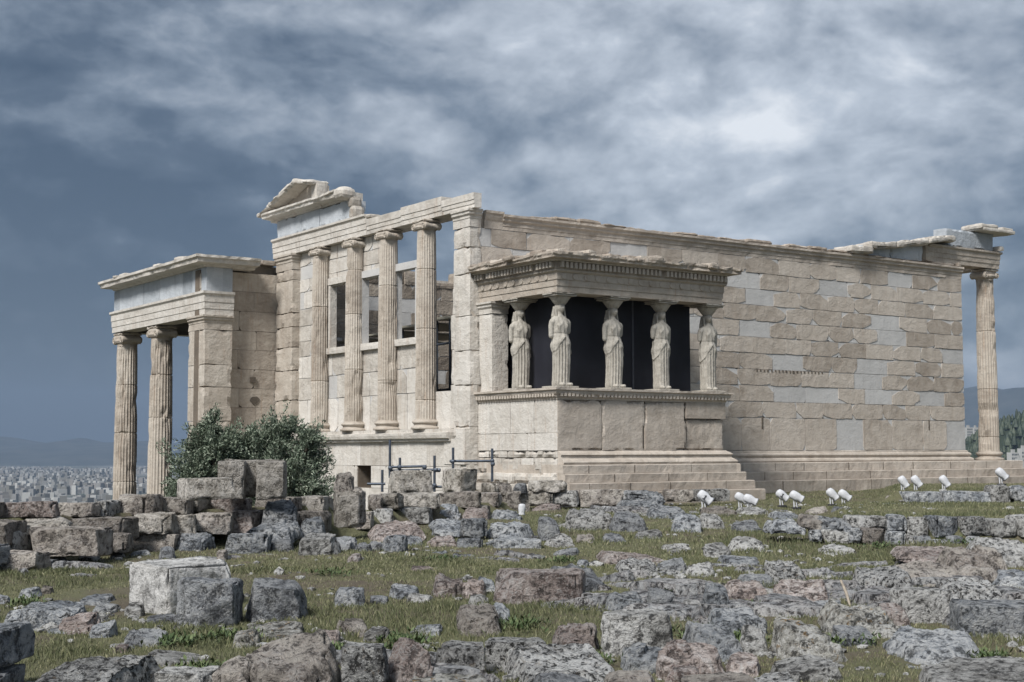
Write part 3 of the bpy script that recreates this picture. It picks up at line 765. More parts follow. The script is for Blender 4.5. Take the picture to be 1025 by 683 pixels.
g = Geo()
pr = [(-.5, 7.765), (.04, 7.765), (.06, 7.83), (.36, 7.86), (.38, 7.93), (.43, 7.97), (.43, 8.03), (-.5, 8.03)]
g.sweep([(.02, 11.75), (.02, 8.2)], pr, step=.12, ero=.10, freq=2.2, seed=4, tone=.7, erotop=.05)
g.sweep([(.02, 8.16), (.02, 6.6)], [(a, b-.0) for a, b in pr], step=.1, ero=.08, freq=3, seed=9, tone=.6, erotop=.12)
g.build('cornice', M_pale, T)
g = Geo(); g.worn((-.1, 6.55, 7.74), (.62, .50, .36), r=.17, amp=.05, freq=3, seed=7, tone=.55)
g.worn((.15, 6.42, 7.5), (.4, .24, .34), r=.1, amp=.05, freq=3, seed=8, tone=.3)
g.worn((.2, 6.36, 7.16), (.4, .28, .4), r=.1, amp=.05, freq=3, seed=9, tone=.35)
g.build('scroll_fragment', M_pale, T)
g = Geo(); g.worn((.1, 5.4, 7.04), (.4, .6, .12), r=.05, amp=.03, freq=3, seed=19, tone=.35); g.build('loose_fragment', M_pale, T)
# broken corner of the gable
g = Geo()
tri = [(11.6, 8.03), (9.9, 8.42), (9.0, 8.64), (8.55, 8.58), (8.42, 8.5), (8.40, 8.03)]
g.poly([(-p[0], p[1]) for p in tri], (.35, 0, 0), (0, -1, 0), (0, 0, 1), XN, .30, .6)
g.build('tympanum_fragment', M_gold, T)
g = Geo()
for k, (ya, za, yb, zb, th_) in enumerate([(11.95, 7.93, 11.1, 8.12, .14), (11.12, 8.1, 10.2, 8.36, .17), (10.22, 8.34, 9.2, 8.62, .17), (9.2, 8.62, 8.45, 8.52, .13)]):
    L_ = math.hypot(ya-yb, zb-za); g2 = Geo()
    g2.worn((0, 0, 0), (L_+.02, .85, th_), r=.05, amp=.04, freq=3, res=.1, seed=90+k, tone=.5+.1*(k % 2), chip=.08)
    V = g2.V[0]; s_ = (zb-za)/L_; c_ = (ya-yb)/L_
    W = np.stack([-.02+V[:, 1]*1., (ya+yb)/2-(V[:, 0]*c_-V[:, 2]*s_), (za+zb)/2+V[:, 0]*s_+V[:, 2]*c_], 1)
    g.add(W, np.concatenate([l.reshape(-1, 4) for l in g2.L]), .55)
g.wbox(-.1, .3, 8.36, 8.75, 8.02, 8.6, r=.04, amp=.04, seed=97, tone=.45)
g.build('raking_cornice', M_pale, T)

# --- maiden porch
PX0, PX1, PY = .22, 5.62, -3.38
g = Geo()
rs = np.random.default_rng(5)
ashlar(g, (PX0, -.02, .37), (0, -1, 0), XN, 3.34, .37, [.42, .78], 1.0, rs, old=0, new=0, pnew=0, depth=.04, back=.4, tone=(.6, .95))
g.build('podium_west_side', [M_pale, M_new, M_core], T)
g = Geo(); z_ = .366
for k, (h_, off) in enumerate([(.17, .0), (.36, .01), (.26, .10), (.27, .2), (.3, .26)]):
    y_ = .35
    while y_ > PY-.0:
        w_ = rs.uniform(.5, 1.25); y2 = max(y_-w_, PY-.0-off*.5)
        if y2-(PY-off*.5) < .3: y2 = PY-off*.5
        g.wbox(PX0-off+rs.uniform(-.03, .02)*min(k, 2), PX0+.5, y2+.006, y_-.006, z_-h_+.004, z_-.004, r=.02+.02*(k > 1), amp=.012+.012*(k > 1), freq=3, res=.09, seed=800+k*20+int(y_*7), tone=rs.uniform(.35, .9) if k < 3 else rs.uniform(.0, .7), chip=.1); y_ = y2
    z_ -= h_
g.build('podium_foundation', M_pale, T)
g = Geo()
xs = [PX0, 1.56, 2.90, 4.26, PX1]
for k in range(3):
    g.wbox(xs[k]+.008, xs[k+1]-.008, PY, PY+.4, .37, 1.572, r=.02, amp=.012, freq=2.2, res=.07, seed=k+5, tone=[.5, .6, .45][k], chip=.1)
g.wbox(xs[3]+.01, xs[4], PY-.004, PY+.4, 1.17, 1.572, r=.008, amp=.002, seed=8, tone=.35)
g.wbox(xs[3]+.01, xs[4]-.02, PY+.05, PY+.45, .37, 1.165, r=.05, amp=.03, freq=3, res=.06, seed=9, tone=.55, chip=.1)
g.box(PX0+.36, PX1-.05, PY+.39, -.05, .2, 1.6, .5); g.wbox(PX1-.4, PX1, PY+.41, -.03, .37, 1.572, r=.02, amp=.01, seed=10, tone=.5)
g.build('podium_south_side', M_old, T)
g = Geo(); PP = [(PX0, -.03), (PX0, PY), (PX1, PY), (PX1, -.03)]
g.sweep([(PX0+.02, PY), (PX1, PY), (PX1, -.03)], [(-.1, .04), (.20, .04), (.22, .09), (.18, .14), (.10, .19), (.10, .23), (.13, .27), (.08, .32), (.02, .345), (.0, .369), (-.1, .369)], step=.12, ero=.05, freq=2.2, seed=2, tone=.55)
g.build('podium_base_moulding', M_old, T)
g = Geo(); steps(g, [(PX0-.04, PY), (PX1, PY), (PX1, -.4)], [(.27, .036, -.17), (.36, -.175, -.38), (.52, -.385, -.60), (.70, -.605, -1.1)], 40)
g.box(PX0-.0, PX1-.1, PY+.0, -.4, -1.0, .03, .5)
g.build('porch_step', [M_old, M_core], T)
g = Geo()
g.sweep(PP, [(-.3, 1.573), (.01, 1.573), (.01, 1.60), (.05, 1.64), (.05, 1.67), (.09, 1.70), (.11, 1.74), (.11, 1.78), (.16, 1.80), (.16, 1.848), (-.3, 1.848)], step=.12, ero=.04, freq=2.5, seed=6, tone=.6)
def teeth(g, path, o, z0, z1, w, gap, dep, tone, seed, skip=.05, egg=False):
    rs_ = np.random.default_rng(seed)
    for a, b in zip(path[:-1], path[1:]):
        a, b = np.array(a, float), np.array(b, float); L = np.linalg.norm(b-a); d = (b-a)/L; nn = np.array([d[1], -d[0]]); n_ = int(L/(w+gap))
        for i in range(n_):
            if rs_.random() < skip: continue
            p = a+d*(i+.5)*L/n_; q0 = p+nn*(o-.02); q1 = p+nn*(o+dep)
            lo = np.minimum(q0, q1)-np.abs(d)*w/2; hi = np.maximum(q0, q1)+np.abs(d)*w/2
            g.box(lo[0], hi[0], lo[1], hi[1], z0+rs_.uniform(0, .008), z1, tone)
teeth(g, PP[:3], .05, 1.645, 1.735, .065, .05, .045, .7, 4, .08)
g.box(PX0+.25, PX1-.25, PY+.25, -.03, 1.6, 1.845, .5)
g.build('podium_crown_moulding', M_old, T)
# pilaster against the wall
g = Geo(); g.wbox(.24, .74, -.62, -.04, 1.85, 3.83, r=.015, amp=.008, seed=3, tone=.65, chip=.05); pl = g.build('porch_pilaster', M_pale, T)
g = Geo(); g.sweep([(.24, -.04), (.24, -.62), (.74, -.62)], [(-.05, 3.831), (.02, 3.831), (.02, 3.95), (.06, 4.0), (.06, 4.05), (.10, 4.08), (.10, 4.125), (-.05, 4.125)], step=.1, ero=.02, seed=2, tone=.6); g.box(.26, .72, -.6, -.04, 3.83, 4.12, .6); g.build('capital', M_pale, pl)
# entablature: three fasciae with discs, dentils, broken cornice
g = Geo()
g.sweep(PP, [(-.62, 4.13), (-.03, 4.13), (-.03, 4.27), (-.012, 4.275), (-.012, 4.42), (.006, 4.425), (.006, 4.58), (.06, 4.62), (.06, 4.665), (-.62, 4.665)], step=.1, ero=.03, freq=2, seed=16, tone=.55)
for a, b in zip(PP[:2], PP[1:3]):
    a, b = np.array(a), np.array(b); L = np.linalg.norm(b-a); d = (b-a)/L; nn = np.array([d[1], -d[0]])
    for i in range(int(L/.34)):
        p = a+d*(.2+i*.34)+nn*.0
        if abs(d[0]) > .5: g.lathe((p[0], p[1]-.006, 4.50), [(.062, -.016), (.07, -.008), (.07, .01)], 12, tone=.6, axis='y')
        else: g.lathe((p[0]-.006, p[1], 4.50), [(.062, -.016), (.07, -.008), (.07, .01)], 12, tone=.6, axis='x')
g.build('porch_architrave', M_pale if False else M_gold, T)
g = Geo(); g.sweep(PP, [(-.62, 4.668), (.07, 4.668), (.07, 4.84), (-.62, 4.84)], step=.3, tone=.25)
teeth(g, PP[:3], .07, 4.69, 4.83, .075, .055, .085, .75, 7, .03); teeth(g, [PP[2], PP[3]], .07, 4.69, 4.83, .075, .055, .085, .6, 7, .03)
g.sweep(PP[:3], [(-.2, 4.842), (.17, 4.842), (.19, 4.87), (-.2, 4.87)], step=.1, ero=.02, seed=3, tone=.7)
g.build('dentil_band', M_gold, T)
g = Geo()
g.sweep(PP, [(-.6, 4.872), (.20, 4.872), (.34, 4.90), (.34, 4.96), (.38, 5.0), (.38, 5.05), (-.6, 5.05)], step=.07, ero=.12, freq=3.2, seed=26, tone=.45, erotop=.07)
for i in range(34):
    t_ = rs.uniform(0, 1)
    if i < 12: x_, y_ = PX0-.1+rs.uniform(-.1, .2), -3.3*t_
    else: x_, y_ = PX0+5.4*t_, PY-.05+rs.uniform(-.12, .25)
    g.worn((x_, y_, 4.98), (rs.uniform(.25, .7), rs.uniform(.25, .5), rs.uniform(.08, .19)), r=.05, amp=.04, freq=4, res=.08, rot=rs.uniform(-.3, .3), seed=300+i, tone=rs.uniform(.1, .8))
g.wbox(2.55, 3.25, PY-.33, PY+.3, 4.97, 5.13, r=.01, amp=.003, seed=5, tone=.7)
g.build('porch_cornice', M_gold, T)
g = Geo(); g.box(PX0+.5, PX1-.5, PY+.5, -.03, 4.34, 4.98, .4); g.build('porch_ceiling', M_old, T)
# dark cloth screens standing inside the porch
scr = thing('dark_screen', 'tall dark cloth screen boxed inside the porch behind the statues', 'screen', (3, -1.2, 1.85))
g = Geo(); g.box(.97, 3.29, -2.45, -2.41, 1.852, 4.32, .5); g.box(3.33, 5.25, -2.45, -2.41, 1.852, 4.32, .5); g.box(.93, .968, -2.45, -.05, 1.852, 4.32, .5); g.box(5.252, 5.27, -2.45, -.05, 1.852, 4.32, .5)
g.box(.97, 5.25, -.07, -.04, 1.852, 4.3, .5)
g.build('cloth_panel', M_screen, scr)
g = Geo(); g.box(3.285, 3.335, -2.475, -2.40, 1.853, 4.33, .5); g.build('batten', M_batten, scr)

# --- north porch
NX = -2.67
g = Geo(); rs = np.random.default_rng(31)
ashlar(g, (NX+.02, 11.17, -3.1), (1, 0, 0), YN, 2.66, -3.1, [.60]*6+[.62, .62, .60, .60, .61, .60, .62, .62, .6, .40][:9], 1.35, rs, old=0, new=0, pnew=0, depth=.04, back=.4, tone=(.35, .8))
g.box(NX+.1, .1, 11.571, 11.9, -3.1, 6.3, .5)
g.box(-.95, -.78, 11.10, 11.165, 2.53, 2.70, .1, 2)
g.poly([(-.17, 0), (-.1, .1), (.08, .12), (.18, .03), (.1, -.1), (-.02, -.16)], (-.78, 11.164, 1.97), (1, 0, 0), (0, 0, 1), YN, .012, .1, 2)
for k, (a, b) in enumerate([(-1.7, -.6), (-.58, -.02)]): g.wbox(a, b, 11.12, 11.8, 6.28, 6.42+.02*k, r=.03, amp=.02, seed=k+44, tone=.4)
g.build('porch_side_wall', [M_gold, M_new, M_core], T)
pilaster(NX+.02, -1.74, 10.76, 12.05, -3.1, 4.55, M_gold, 17, .44)
for i, (y_, tt) in enumerate([(15.34, .6), (18.62, .45)]):
    column(NX+.43, y_, -3.1, 7.64, .415, .345, 'x', M_gold, 60+i, [[.22, .62, .83], [.3, .55, .8]][i], tt)
for i, x_ in enumerate((.95, 4.05, 7.2)): column(x_, 18.62, -3.1, 7.64, .415, .345, 'y', M_gold, 66+i, [.25, .55, .8], .5)
column(7.2, 15.34, -3.1, 7.64, .415, .345, 'x', M_gold, 70, [.25, .55, .8], .5)
NP = [(NX+.02, 19.08), (NX+.02, 10.78), (-1.70, 10.78)]
NPf = [(7.65, 19.06), (NX+.02, 19.06), (NX+.02, 10.78), (-1.70, 10.78)]
g = Geo(); fascia(g, NPf, 4.555, .74, .65, 51, back=.6, ero=.02); fascia(g, [(7.65, 11.9), (7.65, 19.06)], 4.555, .74, .5, 52, back=.6); g.build('porch_architrave', M_pale, T)
g = Geo(); y_ = 19.02
for k, w_ in enumerate((.55, 2.3, 1.5, 2.0, .75, 1.15)):
    g.wbox(NX+.06, NX+.6, y_-w_+.01, y_, 5.297, 6.04, r=.012, amp=.005, seed=int(y_*5), tone=[.3, .7, .45, .8, .25, .7][k], res=.15); y_ -= w_
g.wbox(NX+.06, -1.74, 10.79, 11.2, 5.296, 6.04, r=.012, amp=.006, seed=4, tone=.45, res=.15)
g.box(NX+.6, 7.6, 18.5, 19.0, 5.297, 6.04, .5)
g.build('porch_frieze', M_blue, T)
g = Geo(); g.sweep([(7.65, 18.85), (NX+.02, 18.85), (NX+.02, 10.78), (-1.0, 10.78)], [(-.7, 6.042), (.05, 6.042), (.10, 6.10), (.42, 6.13), (.44, 6.24), (.50, 6.28), (.50, 6.36), (-.7, 6.36)], step=.11, ero=.10, freq=1.8, seed=61, tone=.6, erotop=.05)
g.box(NX+.6, 7.2, 11.9, 18.6, 6.0, 6.34, .5)
for i in range(9):
    y_ = rs.uniform(10.6, 19.2); g.worn((NX-.1+rs.uniform(-.2, .3), y_, 6.32), (.5, rs.uniform(.3, .9), rs.uniform(.06, .13)), r=.04, amp=.03, freq=4, res=.1, seed=700+i, tone=.6)
g.build('porch_cornice', M_pale, T)
g = Geo(); g.box(NX-.3, 8, 11.9, 19.4, -3.6, -3.1, .5); g.box(NX+.6, 7.1, 11.9, 18.5, 5.0, 5.25, .3); g.build('porch_floor', M_old, T)

# --- east porch
for i in range(3): column(21.58, .38+2.11*i, .01, 6.58, .345, .29, 'x' if i else 'y', M_gold, 80+i, [[.08, .36, .7], [.3, .6], [.4, .8]][i], .5)
g = Geo(); fascia(g, [(18.15, .02), (21.93, .02), (21.93, 5.2)], 6.60, .58, .5, 71, back=.6, ero=.04)
g.worn((18.2, .3, 6.6), (.35, .6, .58), r=.08, amp=.05, seed=33, tone=.5)
g.build('east_architrave', M_gold, T)
g = Geo(); g.wbox(19.15, 21.72, .05, .6, 7.185, 7.80, r=.03, amp=.02, freq=2.5, res=.08, seed=35, tone=.3, chip=.12)
for a, b, h_ in ((14.9, 16.3, .30), (16.32, 17.9, .50)): g.wbox(a, b, .04, .55, 6.56, 6.58+h_, r=.02, amp=.008, seed=int(a), tone=.75, chip=.05)
g.build('east_frieze', M_blue, T)
g = Geo()
for k, (a, b, z0_, z1_, t0) in enumerate([(14.1, 15.1, 6.56, 6.80, .04), (15.0, 16.3, 6.80, 7.02, .07), (16.25, 17.85, 6.98, 7.17, .13), (17.8, 19.2, 7.22, 7.42, .14)]):
    g.worn(((a+b)/2, .15, z0_), (b-a, .9, z1_-z0_), r=.05, amp=.045, freq=2.5, res=.08, seed=400+k, tone=.5, chip=.12, tilt=(t0, 0))
g.build('east_cornice', M_pale, T)
g = Geo(); g.worn((21.45, .1, 7.80), (1.7, .95, .12), r=.03, amp=.025, freq=3, res=.08, seed=410, tone=.55, tilt=(-.02, 0)); g.worn((21.0, .1, 7.88), (.9, .9, .16), r=.06, amp=.04, freq=3, res=.08, seed=411, tone=.45)
g.worn((21.95, .1, 7.9), (.6, .9, .1), r=.03, amp=.02, freq=3, res=.08, seed=412, tone=.5)
g.build('corner_cornice', M_pale, T)
g = Geo(); g.worn((21.85, .05, 7.18), (.2, .5, .2), r=.06, amp=.03, seed=413, tone=.5); g.build('loose_fragment', M_pale, T)

# ------------------------------------------------------------------ caryatid statues
def figure_mesh(mir, seed):
    g = Geo(); n = 144; th = np.linspace(0, 2*math.pi, n, endpoint=False)
    keys = np.array([(0, .225, .18), (.06, .235, .185), (.5, .225, .185), (.85, .235, .195), (1.02, .245, .2), (1.12, .24, .19), (1.26, .212, .165),
                     (1.40, .222, .17), (1.53, .24, .165), (1.60, .245, .14), (1.65, .225, .12), (1.69, .165, .10), (1.72, .105, .09), (1.76, .082, .082), (1.86, .078, .082)])
    zs = np.concatenate([np.linspace(0, 1.66, 100), np.linspace(1.67, 1.84, 14)]); P = []
    # angle: front is -Y  (th = -pi/2)
    fr = np.sin(-th)                        # 1 at the front
    sd = np.cos(th)                         # +1 at local +X
    for z in zs:
        rx = np.interp(z, keys[:, 0], keys[:, 1]); ry = np.interp(z, keys[:, 0], keys[:, 2]); r = np.ones(n)
        hem = 1.16-.34*np.abs(sd)**1.3-.08*(sd*mir > 0)*np.abs(sd)+.012*np.sin(th*9+seed)
        hem2 = hem+.05
        under = z < hem
        # deep vertical folds on the standing leg, smooth drapery over the bent one
        bent = np.exp(-((th-(-math.pi/2+.55*mir)+math.pi) % (2*math.pi)-math.pi)**2/.22)
        fold = np.abs(np.sin(th*8.5+.35*np.sin(z*2.3)+seed))**.8
        depth = .30*(1-.7*bent)*np.clip((hem-z)*6, 0, 1)
        r = np.where(under, 1-depth*(1-fold), r)
        if z < 1.15: r = r+bent*.13*math.exp(-((z-.62)/.30)**2)+bent*.05*math.exp(-((z-.05)/.1)**2)
        over = (~under)&(z < 1.66)
        r = r+np.where(over, .11*np.exp(-np.maximum(z-hem, 0)*6), 0)
        # catenary folds of the overfold, chest and girdle
        sw = z*24+3.2*np.abs(sd)-1.6*fr
        r = r+np.where(over, .040*np.sin(sw)*np.clip((1.5-z)*4, .25, 1)+.026*np.sin(th*13+z*3), 0)
        r = r-np.where(over, .05*math.exp(-((z-1.27)/.02)**2), 0)
        for s_ in (-1, 1):                   # breasts
            a = (th-(-math.pi/2+.46*s_)+math.pi) % (2*math.pi)-math.pi
            r = r+.20*np.exp(-a**2/.06)*math.exp(-((z-1.46)/.062)**2)
        cx = .018*mir*math.sin(z*2.4); cy = -.012*math.sin(z*3)
        P.append(np.stack([cx+rx*r*np.cos(th), cy+ry*r*np.sin(th), np.full(n, z)], 1))
    P = np.array(P); g.grid(P, wrap=True); g.add(P[0], [tuple(range(n))[::-1]]); g.add(P[-1], [tuple(range(n))])
    # head with brow, nose, mouth and chin
    rows = []; m = 40; tb = np.linspace(0, 2*math.pi, m, endpoint=False)
    for ph in np.linspace(-math.pi/2+.05, math.pi/2-.05, 30):
        z = math.sin(ph); rr = math.cos(ph); x = .108*rr*np.cos(tb); y = .128*rr*np.sin(tb)
        front = np.exp(-((tb-1.5*math.pi)**2)/.05); Z = np.full(m, 1.905+.145*z); wz = Z-1.905
        taper = 1-.22*max(0, -z); x *= taper
        nose = .026*np.exp(-((tb-1.5*math.pi)**2)/.022)*math.exp(-((.135*z+.012)/.026)**2)
        chin = .012*np.exp(-((tb-1.5*math.pi)**2)/.08)*math.exp(-((.135*z+.098)/.02)**2)
        lips = .009*np.exp(-((tb-1.5*math.pi)**2)/.03)*math.exp(-((.135*z+.055)/.011)**2)
        eye = sum(-.014*np.exp(-((tb-1.5*math.pi-.38*s_)**2)/.02)*math.exp(-((.135*z-.018)/.014)**2) for s_ in (-1, 1))
        y -= nose+chin+lips+eye; rows.append(np.stack([x, y-.012, Z], 1))
    R_ = np.array(rows); g.grid(R_, wrap=True); g.add(R_[0], [tuple(range(m))[::-1]]); g.add(R_[-1], [tuple(range(m))])
    # upper arms, broken off near the elbow
    for s_, L_ in ((-1, .40 if mir > 0 else .27), (1, .27 if mir > 0 else .40)):
        Q = [(s_*.19, .0, 1.585), (s_*.232, -.0, 1.56), (s_*.252, .015, 1.46), (s_*.255, .02, 1.60-L_)]
        for (a, b, r1, r2) in ((0, 1, .075, .075), (1, 2, .078, .070), (2, 3, .070, .058)):
            g.tube(Q[a], Q[b], r1, 16, r2=r2)
            g.lathe(Q[b], [(.001, -r2), (r2*.7, -r2*.7), (r2, 0), (r2*.7, r2*.7), (.001, r2)], 14)
    # feet
    for s_ in (-1, 1): g.worn((s_*.10+.03*mir, -.175-.03*(s_ == mir), 0), (.10, .17, .075), r=.035, amp=.004, res=.03, seed=3)
    tmp = g.build('tmp_figure', M_statue)
    md = tmp.modifiers.new('r', 'REMESH'); md.mode = 'VOXEL'; md.voxel_size = .0125; md.use_smooth_shade = True
    sm_ = tmp.modifiers.new('s', 'SMOOTH'); sm_.factor = .35; sm_.iterations = 1
    dg = bpy.context.evaluated_depsgraph_get(); me = bpy.data.meshes.new_from_object(tmp.evaluated_get(dg)); bpy.data.objects.remove(tmp)
    k = len(me.vertices); a = np.empty(k*3, np.float32); me.vertices.foreach_get('co', a); a = a.reshape(-1, 3).astype(float)
    nn = np.empty(k*3, np.float32); me.vertices.foreach_get('normal', nn); nn = nn.reshape(-1, 3)
    e = fbm(a*9+seed, seed, 4, .6); a = a+nn*(e*.006)[:, None]; me.vertices.foreach_set('co', a.astype(np.float32).ravel())
    at = me.attributes.new('tone', 'FLOAT', 'FACE'); at.data.foreach_set('value', np.full(len(me.polygons), .6, np.float32))
    me.polygons.foreach_set('use_smooth', np.ones(len(me.polygons), bool)); me.materials.clear(); me.materials.append(M_statue); me.update()
    return me
fig = {1: figure_mesh(1, 3), -1: figure_mesh(-1, 8)}
def statue(x, y, mir, label, rot=0., k=0):
    z0 = 1.85; R = thing('caryatid_statue', label, 'statue', (x, y, z0), 'maiden statues carrying the porch roof')
    b = bpy.data.objects.new('draped_figure', fig[mir]); COL.objects.link(b); b.parent = R; b.location = (0, 0, .055); b.scale = (.99, 1.0, .985); b.rotation_euler = (0, 0, rot)
    g = Geo(); g.worn((x, y, z0), (.66, .62, .055), r=.012, amp=.012, freq=5, seed=k, tone=.5, res=.06); g.build('plinth', M_statue, R)
    g = Geo(); hz = z0+.055+1.905*.985
    # hair: cap of waves, thick mass down the neck and locks on the shoulders
    m = 40; tb = np.linspace(0, 2*math.pi, m, endpoint=False); rows = []
    for ph in np.linspace(-.45, math.pi/2-.04, 16):
        z = math.sin(ph); rr = math.cos(ph); fr = np.clip(-np.sin(tb), 0, 1)
        open_ = np.where((fr > .30) & (z < .45), .70, 1.0); w = 1+.05*np.sin(tb*13+z*8)
        rows.append(np.stack([x+.128*rr*open_*w*np.cos(tb+rot), y+.146*rr*open_*w*np.sin(tb+rot)+.005, np.full(m, hz+.142*z)], 1))
    g.grid(np.array(rows), .5, wrap=True)
    def P_(a, b_, c): return (x+a*math.cos(rot)-b_*math.sin(rot), y+a*math.sin(rot)+b_*math.cos(rot), c)
    for a, w in ((-.075, .062), (0., .07), (.075, .062)):
        g.tube(P_(a, .085, hz+.03), P_(a*1.3, .125, hz-.20), w, 10, r2=w*1.05); g.tube(P_(a*1.3, .125, hz-.20), P_(a*1.2, .15, hz-.46), w*1.05, 10, r2=w*.6)
    for s_ in (-1, 1): g.tube(P_(s_*.12, .02, hz-.0), P_(s_*.125, -.03, hz-.22), .034, 8, r2=.03); g.tube(P_(s_*.125, -.03, hz-.22), P_(s_*.115, -.135, hz-.38), .03, 8, r2=.014)
    g.build('hair', M_statue, R, smooth=True)
    g = Geo(); zc = hz+.112
    egg = lambda r_, z, th: r_*(1+.035*np.abs(np.sin(th*9))*(1 if .03 < z < .14 else .2))
    H = 4.128-zc
    g.lathe((x, y, zc), [(.13, -.03), (.155, 0), (.16, .012), (.17, .016), (.20, .30*H), (.24, .52*H), (.255, .59*H), (.245, .64*H), (.235, .66*H)], 54, tone=.6, rf=egg)
    g.worn((x, y, zc+.655*H), (.60, .58, .17*H), r=.02, amp=.01, freq=5, seed=k+1, tone=.6, res=.05); g.worn((x, y, zc+.82*H), (.66, .64, .178*H), r=.015, amp=.008, freq=5, seed=k+2, tone=.6, res=.05, chip=.04)
    g.build('capital', M_statue, R); return R
statue(.57, -1.38, 1, 'draped maiden statue behind the corner one, nearest the porch pilaster', -.05, 1)
statue(.57, -3.03, 1, 'draped maiden statue at the near left corner of the porch, under the roof corner', .0, 11)
statue(2.20, -3.03, 1, 'draped maiden statue in the middle of the porch front, second from the near corner', .05, 21)
statue(3.76, -3.03, -1, 'draped maiden statue third along the porch front, its skirt pierced near the feet', .0, 31)
statue(5.36, -3.03, -1, 'draped maiden statue at the right porch corner against the patched wall, clear of the screen', -.05, 41)

# ------------------------------------------------------------------ stones: every block and boulder stands on the ground or on the course below
WORDS = ['first', 'second', 'third', 'fourth', 'fifth', 'sixth', 'seventh', 'eighth', 'ninth', 'tenth', 'eleventh', 'twelfth', 'thirteenth', 'fourteenth', 'fifteenth', 'sixteenth', 'seventeenth', 'eighteenth', 'nineteenth', 'twentieth']
NAME = {'b': ('stone_block', 'block'), 's': ('stone_slab', 'flat slab'), 'r': ('boulder', 'boulder'), 'm': ('rock_outcrop', 'outcrop'), 'c': ('cut_stone', 'course stone')}
COLW = {'grey': 'blue-grey', 'dark': 'dark grey', 'pale': 'pale grey', 'speckled': 'speckled grey', 'lichened': 'orange-lichened', 'pinkish': 'pinkish', 'brown': 'brown', 'cream': 'cream', 'white': 'white'}
ROCKN = [0]
def rock(x0, y0, x1, y1, mat, shp, d=None, width=None, yaw=None, depth=None, label=None, group=None, cat=None, tilt=None):
    """a stone whose picture extent is known; set on the ground (d None) or at distance d on what carries it"""
    ROCKN[0] += 1; k = ROCKN[0]; rs = np.random.default_rng(1000+k)
    free = d is None
    if free: d = contact(min(y1, 760))
    W = (x1-x0)*d/F; zb = zat(y1, d)
    rot = yaw if yaw is not None else rs.uniform(-.22, .22)
    x0, x1 = x0-(x1-x0)*.05, x1+(x1-x0)*.05
    t = depth if depth else W*{'b': .75, 's': 1.3, 'r': .95, 'm': 1.1, 'c': .7}[shp]*rs.uniform(.85, 1.15)
    t = min(t, 1.5); rs.random()
    for _ in range(12):
        H = zat(y0, d+t*.85)-zb
        if H > (.18 if shp == 's' else .26 if shp == 'm' else .36)*(y1-y0)*d/F or t < .12: break
        t *= .8
    H = max(H, .04)
    slope = 0.
    if shp in 'msr' and not tilt: slope = min(.6, {'m': .55, 's': .7, 'r': .4}[shp]*H/t)*rs.uniform(.6, 1.1); H = max(H-slope*t*.42, .35*H)
    c_, s_ = abs(math.cos(rot)), abs(math.sin(rot))
    w = max((W-t*s_*.6)/max(c_, .3), W*.45) if yaw is None else W/(c_+s_*min(1., t/W)) if depth is None else max((W-t*s_)/c_, .2)
    w = width or w
    xc, yc = wpt((x0+x1)/2, d+t*.5)
    sink = .09 if free else .02
    g = Geo(); mn = min(w, t, H)
    P = {'b': dict(r=min(.03, mn*.09), amp=min(.05, mn*.10), cuts=4, chip=.16), 's': dict(r=min(.04, mn*.2), amp=min(.07, mn*.28), cuts=5, chip=.10),
         'r': dict(r=mn*.2, amp=min(.09, mn*.2), cuts=11, chip=.06), 'm': dict(r=mn*.12, amp=min(.11, mn*.26), cuts=9, chip=.15), 'c': dict(r=min(.025, mn*.08), amp=min(.03, mn*.07), cuts=1, chip=.12)}[shp]
    P['fine'] = 6.5
    if shp in 'smr': P['taper'] = rs.uniform(.1, .3)
    P['freq'] = min(7., max(1.4, {'m': 1.9, 'r': 1.3}.get(shp, 1.3)/max(mn, .1)**.8))
    res = max(.016, min(.06, 2.2*d/F))
    ti = tilt if tilt else ((rs.uniform(-.12, .12), slope) if shp in 'smr' else (rs.uniform(-.015, .015), 0))
    g.worn((0, 0, 0), (w, t, H+sink), res=res, rot=rot+YAW-math.pi/2, seed=k*13, tone=.5, tilt=ti, **P)
    if shp in 'ms' and w > .25:              # broken ledges and lobes of the same stone
        for q in range(3 if shp == 'm' else 2):
            fw_ = rs.uniform(.35, .7); uu = rs.uniform(-.5, .5)*w*(1-fw_*.7); vv = rs.uniform(-.62, -.25)*t if q else rs.uniform(0, .3)*t; hh = (H+sink)*(rs.uniform(.3, .75) if q else rs.uniform(.9, 1.12)); rr = rot+YAW-math.pi/2
            g.worn((uu*math.cos(rr)-vv*math.sin(rr), uu*math.sin(rr)+vv*math.cos(rr), 0), (w*fw_, t*rs.uniform(.35, .6), hh), res=res, rot=rr+rs.uniform(-.4, .4), seed=k*13+q+1, tone=.5, tilt=ti, **P)
    nm, kw = NAME[shp]; o = g.build(nm, MR[mat], None, smooth=True)
    o.location = (xc, yc, zb-sink)
    if label: tag(o, label, cat or {'block': 'stone block', 'flat slab': 'stone slab', 'boulder': 'boulder', 'outcrop': 'rock', 'course stone': 'stone block'}[kw], group)
    return o, (x0+x1)/2, mat, shp
